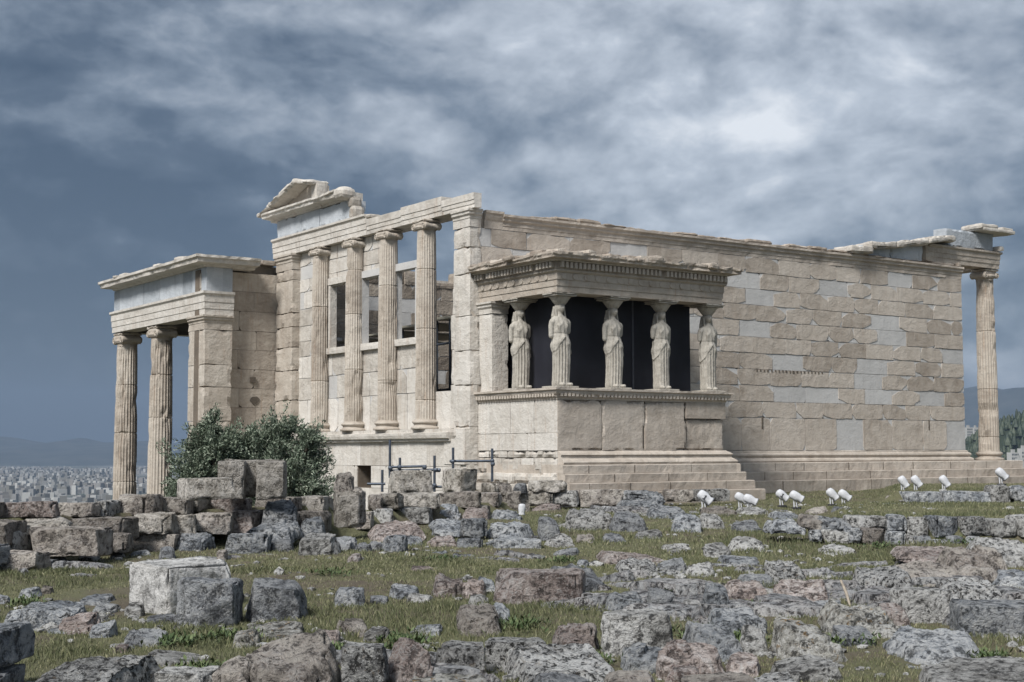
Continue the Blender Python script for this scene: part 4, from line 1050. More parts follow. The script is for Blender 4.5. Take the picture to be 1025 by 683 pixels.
def row(where, group, items, dfun=None, depth=None):
    """stones of one named row, told apart by their place in it"""
    items = sorted(items, key=lambda q: q[0]+q[2]); n = len(items)
    cats = {'b': 'stone block', 's': 'stone slab', 'r': 'boulder', 'm': 'rock', 'c': 'stone block'}
    for i, q in enumerate(items):
        d = dfun((q[0]+q[2])/2) if dfun else (q[6] if len(q) > 6 else None)
        size = 'small ' if (q[2]-q[0])*(q[3]-q[1]) < 380 else 'large ' if (q[2]-q[0])*(q[3]-q[1]) > 2600 else ''
        pos = 'leftmost' if i == 0 else 'rightmost' if i == n-1 else WORDS[i]+' from left'
        rock(q[0], q[1], q[2], q[3], q[4], q[5], d=d, depth=depth, label='%s%s %s, %s %s' % (size, COLW[q[4]], NAME[q[5]][1], pos, where), group=group, cat=cats[q[5]])
dB = lambda p: dC(p)-.75
dA = lambda p: dC(p)-1.45
row('in the top course, left terrace wall', 'top course of the left terrace wall', [(-14, 501, 2, 517, 'brown', 'c'), (3, 501, 66, 516, 'pinkish', 'b'), (67, 501, 103, 515, 'brown', 'b'), (103, 499, 121, 515, 'pale', 'c'), (119, 493, 162, 515, 'brown', 'b'),
     (161, 497, 195, 513, 'brown', 'c'), (193, 497, 209, 511, 'cream', 'c'), (207, 497, 254, 512, 'pinkish', 'b'), (253, 496, 301, 511, 'brown', 'c'), (300, 495, 332, 510, 'cream', 'c')], dfun=lambda p: dC(p)-.1, depth=.6)
row('in the middle course, left terrace wall', 'middle course of the left terrace wall', [(-12, 520, 22, 546, 'brown', 'b'), (20, 516, 76, 530, 'cream', 's'), (12, 528, 30, 553, 'pale', 'b'), (76, 515, 138, 538, 'brown', 'b'), (135, 512, 178, 533, 'cream', 'b'), (168, 513, 200, 534, 'cream', 'b'),
     (197, 512, 236, 533, 'brown', 'b'), (230, 510, 264, 533, 'pinkish', 'b'), (130, 532, 186, 552, 'brown', 'b'), (262, 511, 300, 535, 'brown', 'c'), (298, 510, 331, 532, 'brown', 'c')], dfun=lambda p: dB(p), depth=.7)
row('in the bottom course, left terrace wall', 'bottom course of the left terrace wall', [(-15, 542, 8, 566, 'grey', 'b'), (4, 549, 50, 572, 'brown', 'b'), (26, 526, 112, 554, 'brown', 'b'), (106, 532, 134, 551, 'brown', 'b'), (49, 553, 67, 573, 'grey', 'r'), (66, 556, 83, 572, 'dark', 'r'), (81, 551, 107, 571, 'pale', 'r'), (109, 550, 131, 566, 'pale', 'r'), (106, 560, 128, 571, 'dark', 'r'),
     (128, 548, 158, 567, 'grey', 'r'), (0, 570, 20, 582, 'dark', 's'), (20, 569, 38, 580, 'grey', 'r')], dfun=lambda p: dA(p), depth=.6)
row('in the heap below the olive tree', 'boulders under the olive tree', [(177, 530, 220, 556, 'grey', 'r', 21.2), (222, 532, 274, 556, 'grey', 'b', 20.8), (246, 520, 301, 541, 'grey', 'm', 21.6), (258, 500, 302, 524, 'grey', 'm', 22.3), (272, 538, 297, 553, 'dark', 'r', 21.0), (299, 514, 329, 537, 'grey', 'r', 22.2), (304, 531, 346, 556, 'pale', 'r'), (328, 536, 360, 551, 'dark', 'm', 21.2), (345, 552, 363, 563, 'pinkish', 'r'), (218, 548, 232, 560, 'brown', 'r'), (160, 545, 180, 561, 'dark', 'r', 19.8)])
row('in the coping below the columns', 'coping below the column facade', [(367, 494, 384, 509, 'brown', 'c'), (381, 493, 404, 509, 'cream', 'b'), (395, 493, 441, 508, 'cream', 'b'), (438, 492, 482, 507, 'brown', 'c'), (480, 492, 502, 507, 'brown', 'c')], dfun=lambda p: dC(p)-.1, depth=.6)
row('in the second course below the coping', 'second course below the column facade', [(344, 511, 374, 528, 'brown', 'c'), (373, 508, 395, 525, 'pale', 'b'), (392, 507, 433, 523, 'pale', 'b'), (430, 504, 462, 522, 'grey', 'm'), (458, 505, 490, 523, 'brown', 'c')], dfun=lambda p: dC(p)-.5, depth=.6)
row('in the foundation below the porch', 'foundation stones under the maiden porch', [(500, 491, 521, 505, 'brown', 'c', 31.2), (519, 491, 553, 505, 'cream', 'b', 31.5), (549, 490, 579, 506, 'pale', 'b', 31.6), (575, 490, 622, 507, 'brown', 'c', 31.8), (618, 490, 664, 503, 'grey', 's', 31.9), (662, 490, 692, 502, 'brown', 'c', 32.4), (690, 489, 727, 501, 'pale', 'c', 33.2), (528, 503, 563, 519, 'pinkish', 'm', 30.6), (498, 504, 530, 520, 'brown', 'c', 30.6)])
row('on the slope below the maiden porch', 'rocks below the maiden porch', [(462, 507, 491, 522, 'pinkish', 's'), (490, 509, 523, 521, 'grey', 'm'), (560, 506, 614, 530, 'pale', 'm'), (609, 510, 652, 533, 'dark', 'm'), (610, 499, 667, 512, 'grey', 'm', 30.5), (645, 505, 686, 519, 'grey', 's'), (666, 514, 704, 534, 'grey', 'r'), (698, 515, 726, 531, 'pale', 'r'), (575, 533, 596, 544, 'brown', 's'), (599, 532, 626, 544, 'dark', 's'), (631, 530, 664, 541, 'pale', 's'), (727, 520, 762, 532, 'dark', 's'), (700, 506, 735, 517, 'brown', 's')])
row('in the middle rubble wall, upper tier', 'upper tier of the middle rubble wall', [(364, 520, 430, 537, 'pinkish', 's', 22.6), (428, 518, 480, 534, 'grey', 's', 23.6), (460, 518, 487, 537, 'grey', 'b', 22.8), (484, 522, 537, 540, 'grey', 'm', 22.8), (535, 517, 562, 539, 'dark', 'r', 22.9), (479, 537, 547, 559, 'grey', 'b', 21.6), (545, 534, 576, 554, 'pale', 'm', 21.8), (400, 534, 427, 549, 'grey', 'm', 22.), (424, 536, 462, 557, 'pinkish', 'r', 21.6), (456, 536, 483, 558, 'grey', 'b', 21.6)])
row('in the middle rubble wall, lower tier', 'lower tier of the middle rubble wall', [(354, 540, 372, 561, 'dark', 's', 20.9), (369, 540, 386, 554, 'dark', 'r', 21.2), (372, 553, 385, 566, 'pale', 'r', 20.5), (384, 534, 408, 560, 'grey', 'b', 21.), (386, 556, 403, 567, 'white', 'r', 20.), (402, 549, 418, 563, 'white', 'r', 20.4), (418, 551, 452, 567, 'grey', 'm', 20.4), (449, 553, 484, 573, 'dark', 'r', 20.2), (466, 555, 498, 577, 'pale', 'b', 20.), (492, 557, 542, 580, 'speckled', 'b', 20.2), (546, 548, 584, 566, 'dark', 'r', 20.4), (575, 558, 590, 570, 'grey', 'r'), (478, 575, 498, 590, 'grey', 'r')])
row('on the grass by the pink block', 'stones on the grass by the pinkish block', [(332, 584, 368, 607, 'grey', 'r'), (371, 590, 394, 604, 'dark', 'm'), (388, 582, 422, 598, 'grey', 'm'), (404, 591, 437, 603, 'pale', 'r'), (430, 572, 468, 596, 'pinkish', 'r'), (462, 575, 486, 596, 'pinkish', 'm'), (466, 592, 492, 606, 'pale', 'r'), (452, 605, 503, 633, 'brown', 'm'), (490, 600, 512, 622, 'grey', 'r')])
rock(406, 565, 450, 587, 'pinkish', 's', d=17.9, yaw=.25, label='low flat-topped block with pink left end, resting on rubble left of centre', group=None, cat='stone block')
rock(491, 569, 586, 614, 'pinkish', 'b', yaw=-.12, depth=.6, d=14.9, label='large pink conglomerate block in the centre, perched on small grey stones', cat='stone block')
rock(540, 562, 613, 600, 'dark', 'm', d=16.2, depth=.7, label='dark grey rock directly behind the right end of the large pink block', cat='rock')
rock(511, 606, 552, 627, 'grey', 'r', d=14.6, depth=.4, label='small grey stone wedged under the left half of the large pink block', cat='boulder')
rock(566, 594, 604, 616, 'dark', 'r', d=15.2, label='dark rounded stone beside the right foot of the large pink block', cat='boulder')
rock(131, 560, 238, 608, 'white', 'c', yaw=.80, depth=.74, width=.78, label='large white marble block with one bright side, behind the grey block', cat='stone block')
rock(181, 576, 243, 630, 'dark', 'b', yaw=.06, depth=.55, d=13.3, label='upright blue-grey block with rusty stains, in front of the white block', cat='stone block')
rock(234, 575, 308, 628, 'dark', 'r', yaw=.1, depth=.6, tilt=(-.08, .03), d=13.5, label='lumpy blue-grey boulder touching the right side of the rust-stained block', cat='boulder')
rock(184, 625, 206, 643, 'pale', 'r', d=13.2, label='small pale stone propping the rust-stained grey block', cat='boulder')
rock(328, 493, 370, 526, 'cream', 'b', d=23.2, yaw=.28, depth=.5, label='pale upright block standing at the end of the terrace wall', cat='stone block')
rock(333, 473, 357, 496, 'brown', 'r', d=23.3, label='rough brown stone sitting on top of the pale upright block', cat='boulder')
rock(352, 486, 364, 497, 'brown', 'r', d=23.3, label='tiny brown stone beside the rough one on the pale upright block', cat='boulder')
g = Geo(); d = 22.2; x_, y_ = wpt(254, d+.3); z_ = zat(498, d); H_ = zat(460, d)-z_; W_ = 64*d/F; a_ = YAW-math.pi/2+.06
for (u0, u1, t0, hh) in ((-.5, -.09, 0., H_), (-.49, .49, .34, H_+.004), (.07, .5, .0, H_-.004)):
    uc = (u0+u1)/2*W_; vv = t0/2; ox, oy = uc*math.cos(a_)-vv*math.sin(a_), uc*math.sin(a_)+vv*math.cos(a_)
    g.worn((x_+ox, y_+oy, z_-.01), ((u1-u0)*W_, .6-t0, hh), r=.03, amp=.035, freq=2.4, res=.035, rot=a_, seed=int(u0*50)+90, chip=.10)
o = g.build('stone_block', MR['cream'], smooth=True); recentre(o, (x_, y_, z_)); tag(o, 'big squared grey-brown block with an upright slot, in front of the olive tree', 'stone block')
rock(172, 478, 244, 498, 'cream', 'c', d=21., yaw=.5, depth=.55, width=.75, label='long white moulded block lying left of the slotted block', cat='stone block')
rock(388, 470, 434, 494, 'cream', 'b', d=29., yaw=.35, depth=.6, label='pale block on the coping below the scaffold tubes', cat='stone block')
rock(442, 469, 483, 492, 'cream', 'b', d=30.5, yaw=.5, depth=.8, label='rounded square-ended block on the coping, right of the scaffold tubes', cat='stone block')
row('on the terrace edge below the porch corner', 'small stones at the porch corner', [(482, 483, 499, 493, 'cream', 'c', 31.), (497, 482, 514, 493, 'brown', 'r', 31.2), (512, 482, 529, 492, 'dark', 'r', 31.3), (528, 481, 566, 492, 'cream', 'b', 31.5)])
row('among the low slabs right of centre', 'low slabs right of centre', [(586, 550, 668, 563, 'pinkish', 's'), (612, 557, 664, 575, 'speckled', 'm'), (655, 558, 688, 573, 'dark', 'm'), (660, 544, 692, 552, 'pale', 's'), (696, 543, 732, 557, 'pale', 's'), (725, 535, 763, 551, 'pale', 'm'), (762, 560, 802, 582, 'speckled', 'm'), (770, 577, 828, 602, 'pinkish', 'm'), (720, 556, 760, 566, 'grey', 's'), (735, 572, 775, 584, 'dark', 's'), (815, 545, 850, 556, 'pale', 's')])
row('in the cluster right of the pink block', 'jagged cluster right of the pink block', [(612, 576, 640, 596, 'pale', 'm', 17.), (638, 569, 692, 592, 'speckled', 'm', 17.3), (684, 562, 716, 584, 'pale', 'm', 17.6), (600, 590, 645, 613, 'grey', 'm'), (644, 588, 680, 612, 'dark', 'r'), (676, 582, 724, 602, 'grey', 'm', 16.2), (678, 598, 702, 614, 'white', 'm'), (698, 578, 728, 613, 'grey', 'm'), (722, 580, 765, 598, 'pinkish', 's')])
row('in the front rows of rubble, centre', 'front rubble, centre', [(240, 632, 343, 700, 'brown', 'm'), (345, 641, 389, 690, 'speckled', 'b'), (384, 631, 436, 686, 'pinkish', 'm'), (436, 638, 492, 676, 'speckled', 'b'), (485, 634, 550, 668, 'speckled', 'b'), (392, 668, 505, 702, 'lichened', 's'), (240, 620, 314, 643, 'lichened', 's'), (320, 624, 344, 643, 'pinkish', 'r'), (335, 615, 377, 634, 'brown', 'm'), (366, 620, 394, 642, 'pale', 'r'), (410, 625, 444, 632, 'grey', 's'), (545, 620, 598, 650, 'pinkish', 'm'), (597, 609, 674, 653, 'pale', 'b'), (498, 640, 625, 690, 'speckled', 's')])
row('in the front rows of rubble, right half', 'front rubble, right half', [(618, 641, 668, 668, 'grey', 's'), (652, 640, 726, 676, 'pinkish', 'm'), (526, 668, 600, 698, 'dark', 'm'), (594, 668, 664, 700, 'brown', 'm'), (670, 670, 765, 700, 'brown', 'm'), (678, 619, 742, 658, 'grey', 's'), (706, 606, 758, 634, 'grey', 's'), (734, 624, 766, 655, 'pale', 'm'), (718, 650, 765, 672, 'pinkish', 's'), (763, 615, 834, 660, 'lichened', 'm'), (822, 622, 870, 644, 'grey', 'm'), (765, 654, 832, 678, 'pale', 's'), (740, 668, 800, 700, 'speckled', 's')])
row('in the low rocks, left front', 'low rocks at the left front', [(8, 603, 44, 627, 'grey', 's'), (28, 600, 94, 629, 'grey', 'm'), (65, 611, 103, 631, 'pinkish', 'm'), (92, 619, 121, 637, 'grey', 's'), (98, 601, 124, 609, 'dark', 's'), (125, 625, 177, 647, 'dark', 'm'), (116, 640, 137, 652, 'pinkish', 'r'), (22, 585, 46, 597, 'grey', 'r'), (43, 583, 59, 594, 'brown', 'r'), (86, 591, 122, 603, 'grey', 's'), (145, 611, 182, 622, 'dark', 's'), (128, 600, 148, 612, 'pale', 's'), (-6, 592, 16, 604, 'grey', 's')])
row('along the bottom edge at the left', 'stones along the left bottom edge', [(28, 652, 162, 700, 'speckled', 'm'), (150, 648, 214, 663, 'pale', 's'), (163, 663, 222, 700, 'pale', 'b'), (210, 650, 262, 700, 'brown', 'm'), (234, 624, 264, 648, 'lichened', 'r')])
rock(-30, 620, 28, 664, 'grey', 'b', d=9.6, depth=.6, label='upper squared grey block cut by the left edge of the view', cat='stone block')
rock(-30, 662, 20, 705, 'dark', 'b', d=9.5, depth=.6, label='lower dark block under the squared grey one at the left edge', cat='stone block')
row('on the rocky rise at the right', 'rocky rise at the right', [(838, 563, 914, 604, 'speckled', 'r', 15.6), (884, 560, 952, 590, 'brown', 's', 16.4), (884, 547, 978, 566, 'pinkish', 's', 18.), (924, 546, 1004, 578, 'brown', 'm', 17.), (962, 536, 1040, 568, 'pale', 'm', 18.6), (878, 586, 950, 620, 'pale', 'b'), (932, 577, 1002, 607, 'speckled', 'm'), (985, 571, 1045, 595, 'grey', 's', 16.2), (945, 599, 1045, 636, 'grey', 'b'), (818, 602, 898, 633, 'lichened', 'm'), (868, 600, 906, 624, 'pinkish', 'r'), (808, 598, 842, 610, 'grey', 's'), (780, 598, 812, 612, 'pinkish', 's'), (866, 626, 990, 662, 'grey', 's'), (905, 658, 1050, 700, 'pale', 's'), (1000, 592, 1045, 606, 'pale', 's')])
row('in the top course of the right terrace wall', 'top course of the right terrace wall', [(900, 492, 942, 505, 'grey', 'b'), (938, 492, 986, 506, 'grey', 'b'), (983, 486, 1004, 507, 'pale', 'b'), (1002, 486, 1030, 500, 'grey', 'r'), (1005, 499, 1045, 512, 'grey', 'b')], dfun=lambda p: 32.9, depth=.8)
row('in the second course, right terrace wall', 'second course of the right terrace wall', [(826, 506, 852, 518, 'dark', 'r', 28.2), (850, 505, 880, 517, 'dark', 'r', 28.4), (877, 504, 902, 517, 'grey', 's', 28.6), (900, 504, 931, 516, 'pale', 'b', 29.5), (927, 502, 951, 512, 'white', 'r', 30.), (949, 506, 969, 516, 'pale', 'b', 29.4), (967, 504, 988, 516, 'grey', 'r', 29.4), (986, 507, 1020, 519, 'brown', 'm', 28.6), (1016, 510, 1045, 522, 'grey', 'b', 28)])
row('in the third course, right terrace wall', 'third course of the right terrace wall', [(764, 519, 802, 532, 'grey', 's'), (798, 516, 830, 529, 'brown', 's'), (812, 516, 850, 530, 'grey', 'm'), (843, 515, 882, 528, 'pale', 'b'), (879, 515, 903, 532, 'grey', 'b'), (901, 517, 926, 536, 'pale', 'b'), (923, 517, 955, 538, 'grey', 'b'), (952, 516, 985, 535, 'speckled', 'b'), (983, 519, 1009, 538, 'pale', 'c'), (1006, 516, 1040, 537, 'pale', 'b')], dfun=lambda p: 22.4, depth=.5)
row('in the bottom course of the right terrace wall', 'bottom course of the right terrace wall', [(806, 530, 820, 541, 'grey', 'c'), (818, 529, 843, 543, 'pale', 'b'), (840, 528, 858, 543, 'grey', 'b'), (855, 528, 882, 545, 'brown', 'b'), (880, 531, 902, 548, 'grey', 'b'), (901, 533, 913, 549, 'pale', 'r'), (911, 534, 929, 550, 'grey', 'r'), (926, 536, 942, 550, 'grey', 'r'), (939, 535, 963, 552, 'dark', 'r'), (960, 534, 985, 550, 'grey', 'r')], dfun=lambda p: 22.1, depth=.45)
row('in the low stones behind the floodlights', 'low stones behind the floodlights', [(735, 507, 768, 517, 'pale', 's'), (768, 512, 800, 521, 'grey', 's'), (800, 508, 830, 516, 'brown', 's'), (880, 497, 902, 506, 'brown', 's'), (862, 502, 882, 510, 'pinkish', 's')])

# natural bedrock breaking through the turf between the loose stones
def bedrock():
    st = .045; xs = np.arange(-22, 4, st); ys = np.arange(-25, 0, st); GX, GY = np.meshgrid(xs, ys, indexing='ij'); x, y = GX.ravel(), GY.ravel()
    rx, ry = x-CAM[0], y-CAM[1]; d = rx*FWH[0]+ry*FWH[1]; u = rx*RTH[0]+ry*RTH[1]; ok = (d > 7) & (d < 31) & (np.abs(u/np.maximum(d, 1)) < .42)
    px = 512.5+F*u/np.maximum(d, 1); P = np.stack([x, y, 0*x], 1)
    py = HOR+F*(CAM[2]-zbase(d))/np.maximum(d, 1)
    wx = x+fbm(P*1.3, 60, 3)*.35; wy = y+fbm(P*1.3, 70, 3)*.35
    ca, sa = math.cos(YAW-.2), math.sin(YAW-.2); a = (wx*ca+wy*sa)/.42; c = (-wx*sa+wy*ca)/.78      # long across the view direction
    i0, j0 = np.floor(a).astype(np.int64), np.floor(c).astype(np.int64); f1 = np.full(len(x), 9.); f2 = f1.copy(); hh = np.zeros(len(x)); ta = hh.copy(); tc = hh.copy()
    for di in (-1, 0, 1):
        for dj in (-1, 0, 1):
            i, j = i0+di, j0+dj; k = np.zeros_like(i); qa = i+h3(i, j, k, 1); qc = j+h3(i, j, k, 2); D = np.hypot(a-qa, c-qc); n = D < f1
            f2 = np.where(n, f1, np.minimum(f2, D)); f1 = np.where(n, D, f1); hh = np.where(n, h3(i, j, k, 3), hh); ta = np.where(n, (a-qa)*(h3(i, j, k, 4)-.5), ta); tc = np.where(n, (c-qc)*(h3(i, j, k, 5)-.5), tc)
    e = np.clip((f2-f1)/.22, 0, 1); h = -.13+.30*hh+(ta+tc)*.14-.16*(1-e)**1.5+fbm(P*5, 80, 4, .6)*.03+fbm(P*16, 85, 3, .6)*.010
    m = fbm(P*.33+5, 90, 3)*.28-.075
    for cx, cy, rx_, ry_, w in [(370, 590, 130, 26, -.30), (90, 590, 90, 18, -.16), (110, 640, 60, 14, -.12), (760, 548, 110, 12, -.3), (700, 525, 120, 10, -.1), (870, 650, 90, 25, -.14), (1000, 645, 80, 18, -.14), (560, 640, 260, 45, .07), (800, 600, 170, 22, .05), (640, 585, 90, 18, .08), (50, 610, 70, 10, .12), (950, 580, 90, 20, .12), (300, 670, 200, 20, .08), (620, 520, 120, 14, .07)]:
        m = m+w*np.exp(-((px-cx)/rx_)**2-((py-cy)/ry_)**2)
    edge = np.where(px < 560, d > dC(px)-1.6, d > 30.5); m = m-edge*.5-(px > 800)*(d > 21)*.5
    h = h-.10; z = ground(x, y)+np.minimum(h+m*1.2, .12); z = np.where(ok, z, -9)
    idx = np.arange(len(x)).reshape(GX.shape); q = np.stack([idx[:-1, :-1], idx[1:, :-1], idx[1:, 1:], idx[:-1, 1:]], -1).reshape(-1, 4); keep = ok & (h+m*1.2 > -.06)
    q = q[keep[q].any(1) & ok[q].all(1)]; used = np.unique(q); re = np.full(len(x), -1); re[used] = np.arange(len(used))
    g = Geo(); g.add(np.stack([x, y, z], 1)[used], re[q]); g.build('bedrock', MR['bed'], smooth=True, kind='structure')
bedrock()

# dry stick leaning on the rock at the right
g = Geo(); d = 15.2; a = (*wpt(838, d), zat(580, d)); m_ = (*wpt(843, d-.1), zat(592, d-.1)); b_ = (*wpt(847, d-.3), zat(607, d-.3)); g.tube(a, m_, .013, 8, r2=.018); g.tube(m_, b_, .018, 8, r2=.012)
tag(g.build('dry_stick', M_wood, smooth=True), 'pale dry stick leaning beside the speckled boulder at the right', 'stick')
g = Geo(); a = (*wpt(925, 28.), zat(533.5, 26.)+.25)
# ------------------------------------------------------------------ floodlights in white covers
def lamp(px, py, s, lean, label, digit=False, d=None):
    d = d or contact(py+1); x, y = wpt(px, d); z = float(ground(x, y)) if d is None else zat(py, d)
    R = thing('floodlight', label, 'floodlight', (x, y, z), 'floodlights in white covers'); k = s*1.0*d/F
    lean = lean*1.25; ax = np.array([RTH[0]*math.cos(lean), RTH[1]*math.cos(lean), -math.sin(lean)]); up = np.array([RTH[0]*math.sin(lean), RTH[1]*math.sin(lean), math.cos(lean)]); fd = np.cross(ax, up)
    c = np.array([x, y, z+k*.74]); g = Geo(); rows = []
    for t_, h_, w_ in ((-.42, .02, .02), (-.41, .12, .12), (-.36, .20, .19), (-.22, .245, .21), (-.02, .25, .22), (.14, .22, .21), (.26, .20, .21), (.38, .22, .23), (.46, .24, .25), (.42, .19, .2), (.2, .02, .02)):
        th = np.linspace(0, 2*math.pi, 20, endpoint=False); q = 2.6
        cc, ss = np.cos(th), np.sin(th); r_ = (np.abs(cc)**q+np.abs(ss)**q)**(-1/q)*(1+.07*np.sin(th*5+t_*14)+.04*np.sin(th*9+px))
        rows.append(c+ax*t_*k+up*(1.1*h_*k*r_*ss)[:, None]+fd*(1.1*w_*k*r_*cc)[:, None])
    g.grid(np.array(rows), wrap=True); g.build('lamp_cover', M_white, R, smooth=True)
    g = Geo(); g.tube(c-up*.1*k-ax*.12*k, (x-RTH[0]*.12*k, y-RTH[1]*.12*k, z), .05*k, 10); g.build('post', M_white, R, smooth=True)
    g = Geo(); g.tube(c-up*.1*k+ax*.02*k, (x+RTH[0]*.06*k, y+RTH[1]*.06*k, z), .045*k, 10); g.build('post', M_white, R, smooth=True)
    g = Geo(); g.tube((x+RTH[0]*.1*k, y+RTH[1]*.1*k, z+.32*k), (x+RTH[0]*.02*k, y+RTH[1]*.02*k, z-.02), .035*k, 8); g.build('bracket', M_lampdark, R)
    g = Geo(); g.worn((x, y, z-.03), (.5*k, .4*k, .06), r=.01, amp=.004, res=.06, seed=3); g.build('foot_plate', M_lampdark, R)
    if digit:                                # the figure 1 on the cover
        g = Geo(); o_ = c-fd*.235*k if np.dot(fd, FW) > 0 else c+fd*.235*k; n = -fd if np.dot(fd, FW) > 0 else fd
        for (a0, a1, b0, b1) in ((-.03, .02, -.12, .12), (-.09, .08, -.15, -.11), (-.08, -.03, .04, .08)):
            V = [o_+ax*(a*k)+up*(b*k)+n*(e*k) for e in (-.02, .03) for a, b in ((a0, b0), (a1, b0), (a1, b1), (a0, b1))]
            g.add(V, [(0, 3, 2, 1), (4, 5, 6, 7), (0, 1, 5, 4), (1, 2, 6, 5), (2, 3, 7, 6), (3, 0, 4, 7)])
        g.build('number_mark', M_lampdark, R)
for a in [(704, 511, 18, .55, 'white-covered floodlight with a dark number 1, leftmost of those standing on the grass', True),
          (740, 509.5, 15, .45, 'white-covered floodlight second on the grass, left one of its pair', False), (749, 512, 16, .35, 'white-covered floodlight third on the grass, right one of the first pair', False),
          (781, 507, 15, .5, 'white-covered floodlight with a dark mark, left one of the middle pair', True), (795, 509, 16, .4, 'white-covered floodlight, right one of the middle pair on the grass', False),
          (831, 506, 15, .6, 'white-covered floodlight, left one of the pair nearest the right terrace wall', False), (843, 507, 15, .5, 'white-covered floodlight, right one of the pair nearest the right terrace wall', False)]:
    lamp(*a)
for a in [(902, 493, 14, .75, 'white-covered floodlight above the right terrace wall, left of three'), (915, 492.5, 14, .7, 'white-covered floodlight above the right terrace wall, middle of three'), (943, 492.5, 14, .75, 'white-covered floodlight above the right terrace wall, right of three'), (1000, 486, 15, .6, 'white-covered floodlight alone at the far right, beyond the tallest wall block')]:
    lamp(a[0], a[1], a[2], a[3], a[4], False, 34.)
lamp(522, 519, 13, 1.3, 'upright white-covered floodlight among the rocks below the maiden porch', False, 29.5)
lamp(479, 513, 8, .2, 'small white floodlight showing just its top, left of the upright one', False, 29.)

# ------------------------------------------------------------------ scaffold tubes before the west front
def tubes(name, label, segs, d, couplers, cat='scaffold'):
    x, y = wpt((segs[0][0]+segs[-1][2])/2, d); R = thing(name, label, cat, (x, y, zat(492, d)))
    for (x0, y0, x1, y1, dd) in segs:
        a = (*wpt(x0, d+dd), zat(y0, d+dd)); b = (*wpt(x1, d+dd), zat(y1, d+dd)); g = Geo(); g.tube(a, b, .030, 10); g.build('upright_tube' if abs(x1-x0) < 3 else 'cross_tube', M_steel, R, smooth=True)
    for (x0, y0, dd) in couplers:
        c = (*wpt(x0, d+dd), zat(y0, d+dd)); g = Geo(); g.worn((c[0], c[1], c[2]-.055), (.10, .10, .09), r=.03, amp=.01, freq=8, res=.03, rot=YAW, seed=int(x0)); g.build('coupler', M_steel, R)
tubes('scaffold', 'blue-grey scaffold tubes with four uprights below the second and third columns', [(383, 470, 383, 492, 0), (390.5, 440, 390.5, 478, 0), (400.5, 458, 400.5, 480, .1), (425, 467, 425, 476, .1), (435, 456, 435, 492, 0), (389, 467.5, 427, 466.5, 0), (391, 471, 440, 470, .12), (368, 484, 386, 484, 0), (432, 487, 448, 487, .1)], 31.5,
      [(400, 467, 0), (425, 467, 0), (427, 471, .1), (436, 470, 0), (391, 468, 0), (435, 485, 0), (439, 470, .1), (433, 487, 0)])
tubes('scaffold', 'two blue-grey scaffold uprights joined by one long tube, beside the porch podium', [(453.5, 448, 453.5, 471, 0), (492.5, 449, 492.5, 482, 0), (450, 461.5, 494, 461.5, .08)], 31.8, [(453, 461.5, 0), (492.5, 461, 0), (493, 464, 0)])
# shelter and props inside the temple
R = thing('work_shelter', 'pale canvas work shelter on dark props inside the temple, seen through the facade openings', 'shelter', (3., 5, -3))
g = Geo()
for k in range(4): g.wbox(1.3, 4.2, 2.2+k*1.9, 4.08+k*1.9, 4.05-.1*k, 4.13-.1*k, r=.02, amp=.02, seed=k, res=.3)
g.build('canvas_roof', M_canvas, R)
for x_, y_ in ((1.5, 3.3), (1.5, 4.0), (1.5, 5.9), (3., 3.2), (4.4, 4.6), (4.4, 7.6), (1.5, 8.2)): g = Geo(); g.tube((x_, y_, -3.), (x_, y_, 4.05), .04, 8); g.build('prop', M_steel, R)
for z_ in (2.1, 3.4): g = Geo(); g.tube((1.5, 2.4, z_), (1.5, 9., z_-.1), .035, 8); g.build('rail', M_steel, R)

# ------------------------------------------------------------------ olive tree
def olive(px, d, zb, lobes, label):
    x, y = wpt(px, d); R = thing('olive_tree', label, 'tree', (x, y, zb)); rs = np.random.default_rng(77)
    g = Geo(); rt3 = np.array([RTH[0], RTH[1], 0]); fw3 = np.array([FWH[0], FWH[1], 0]); O = np.array([x, y, zb]); twigs = []
    for (u, v, w, r_) in lobes:              # u right, v depth, w height over base, r radius
        c = O+rt3*u+fw3*v+np.array([0, 0, w]); mid = O+(c-O)*.5+rs.normal(size=3)*.12; mid[2] = O[2]+(w)*.42
        g.tube(O+rs.normal(size=3)*np.array([.06, .06, 0]), mid, .13, 8, r2=.07); g.tube(mid, c, .07, 6, r2=.025)
        for _ in range(int(46*r_*r_/.5)+8):
            q = rs.normal(size=3); q /= np.linalg.norm(q); q[2] *= 1.12; ln = r_*rs.uniform(.6, 1.12)*(1.32 if rs.random() < .25 else 1); tip = c+q*ln
            twigs.append((c+q*ln*.3, tip, q)); g.tube(c+q*.1, c+q*ln*.75, .014, 5, r2=.006)
    g.build('trunk', M_bark, R, smooth=True)
    N = 60; A = []; D = []; 
    for a, b, q in twigs:
        for _ in range(4):
            b2 = b+rs.normal(size=3)*.12+np.array([0, 0, .05]); ax = b2-a; ax /= np.linalg.norm(ax); t_ = rs.uniform(.1, 1.05, N)
            p = a+(b2-a)*t_[:, None]+rs.normal(size=(N, 3))*.045*(1.1-t_[:, None]*.5); dr = ax*.8+rs.normal(size=(N, 3))*.55+np.array([0, 0, .25]); A.append(p); D.append(dr/np.linalg.norm(dr, axis=1)[:, None])
    A = np.concatenate(A); D = np.concatenate(D); n = len(A); S = np.cross(D, rs.normal(size=(n, 3))); S /= np.linalg.norm(S, axis=1)[:, None]
    L = rs.uniform(.05, .09, n)[:, None]; Wd = rs.uniform(.009, .016, n)[:, None]
    V = np.stack([A, A+D*L*.5+S*Wd, A+D*L, A+D*L*.5-S*Wd], 1).reshape(-1, 3); g = Geo(); g.add(V, np.arange(n*4).reshape(-1, 4), rs.random(n)); g.build('crown', M_leaf, R)
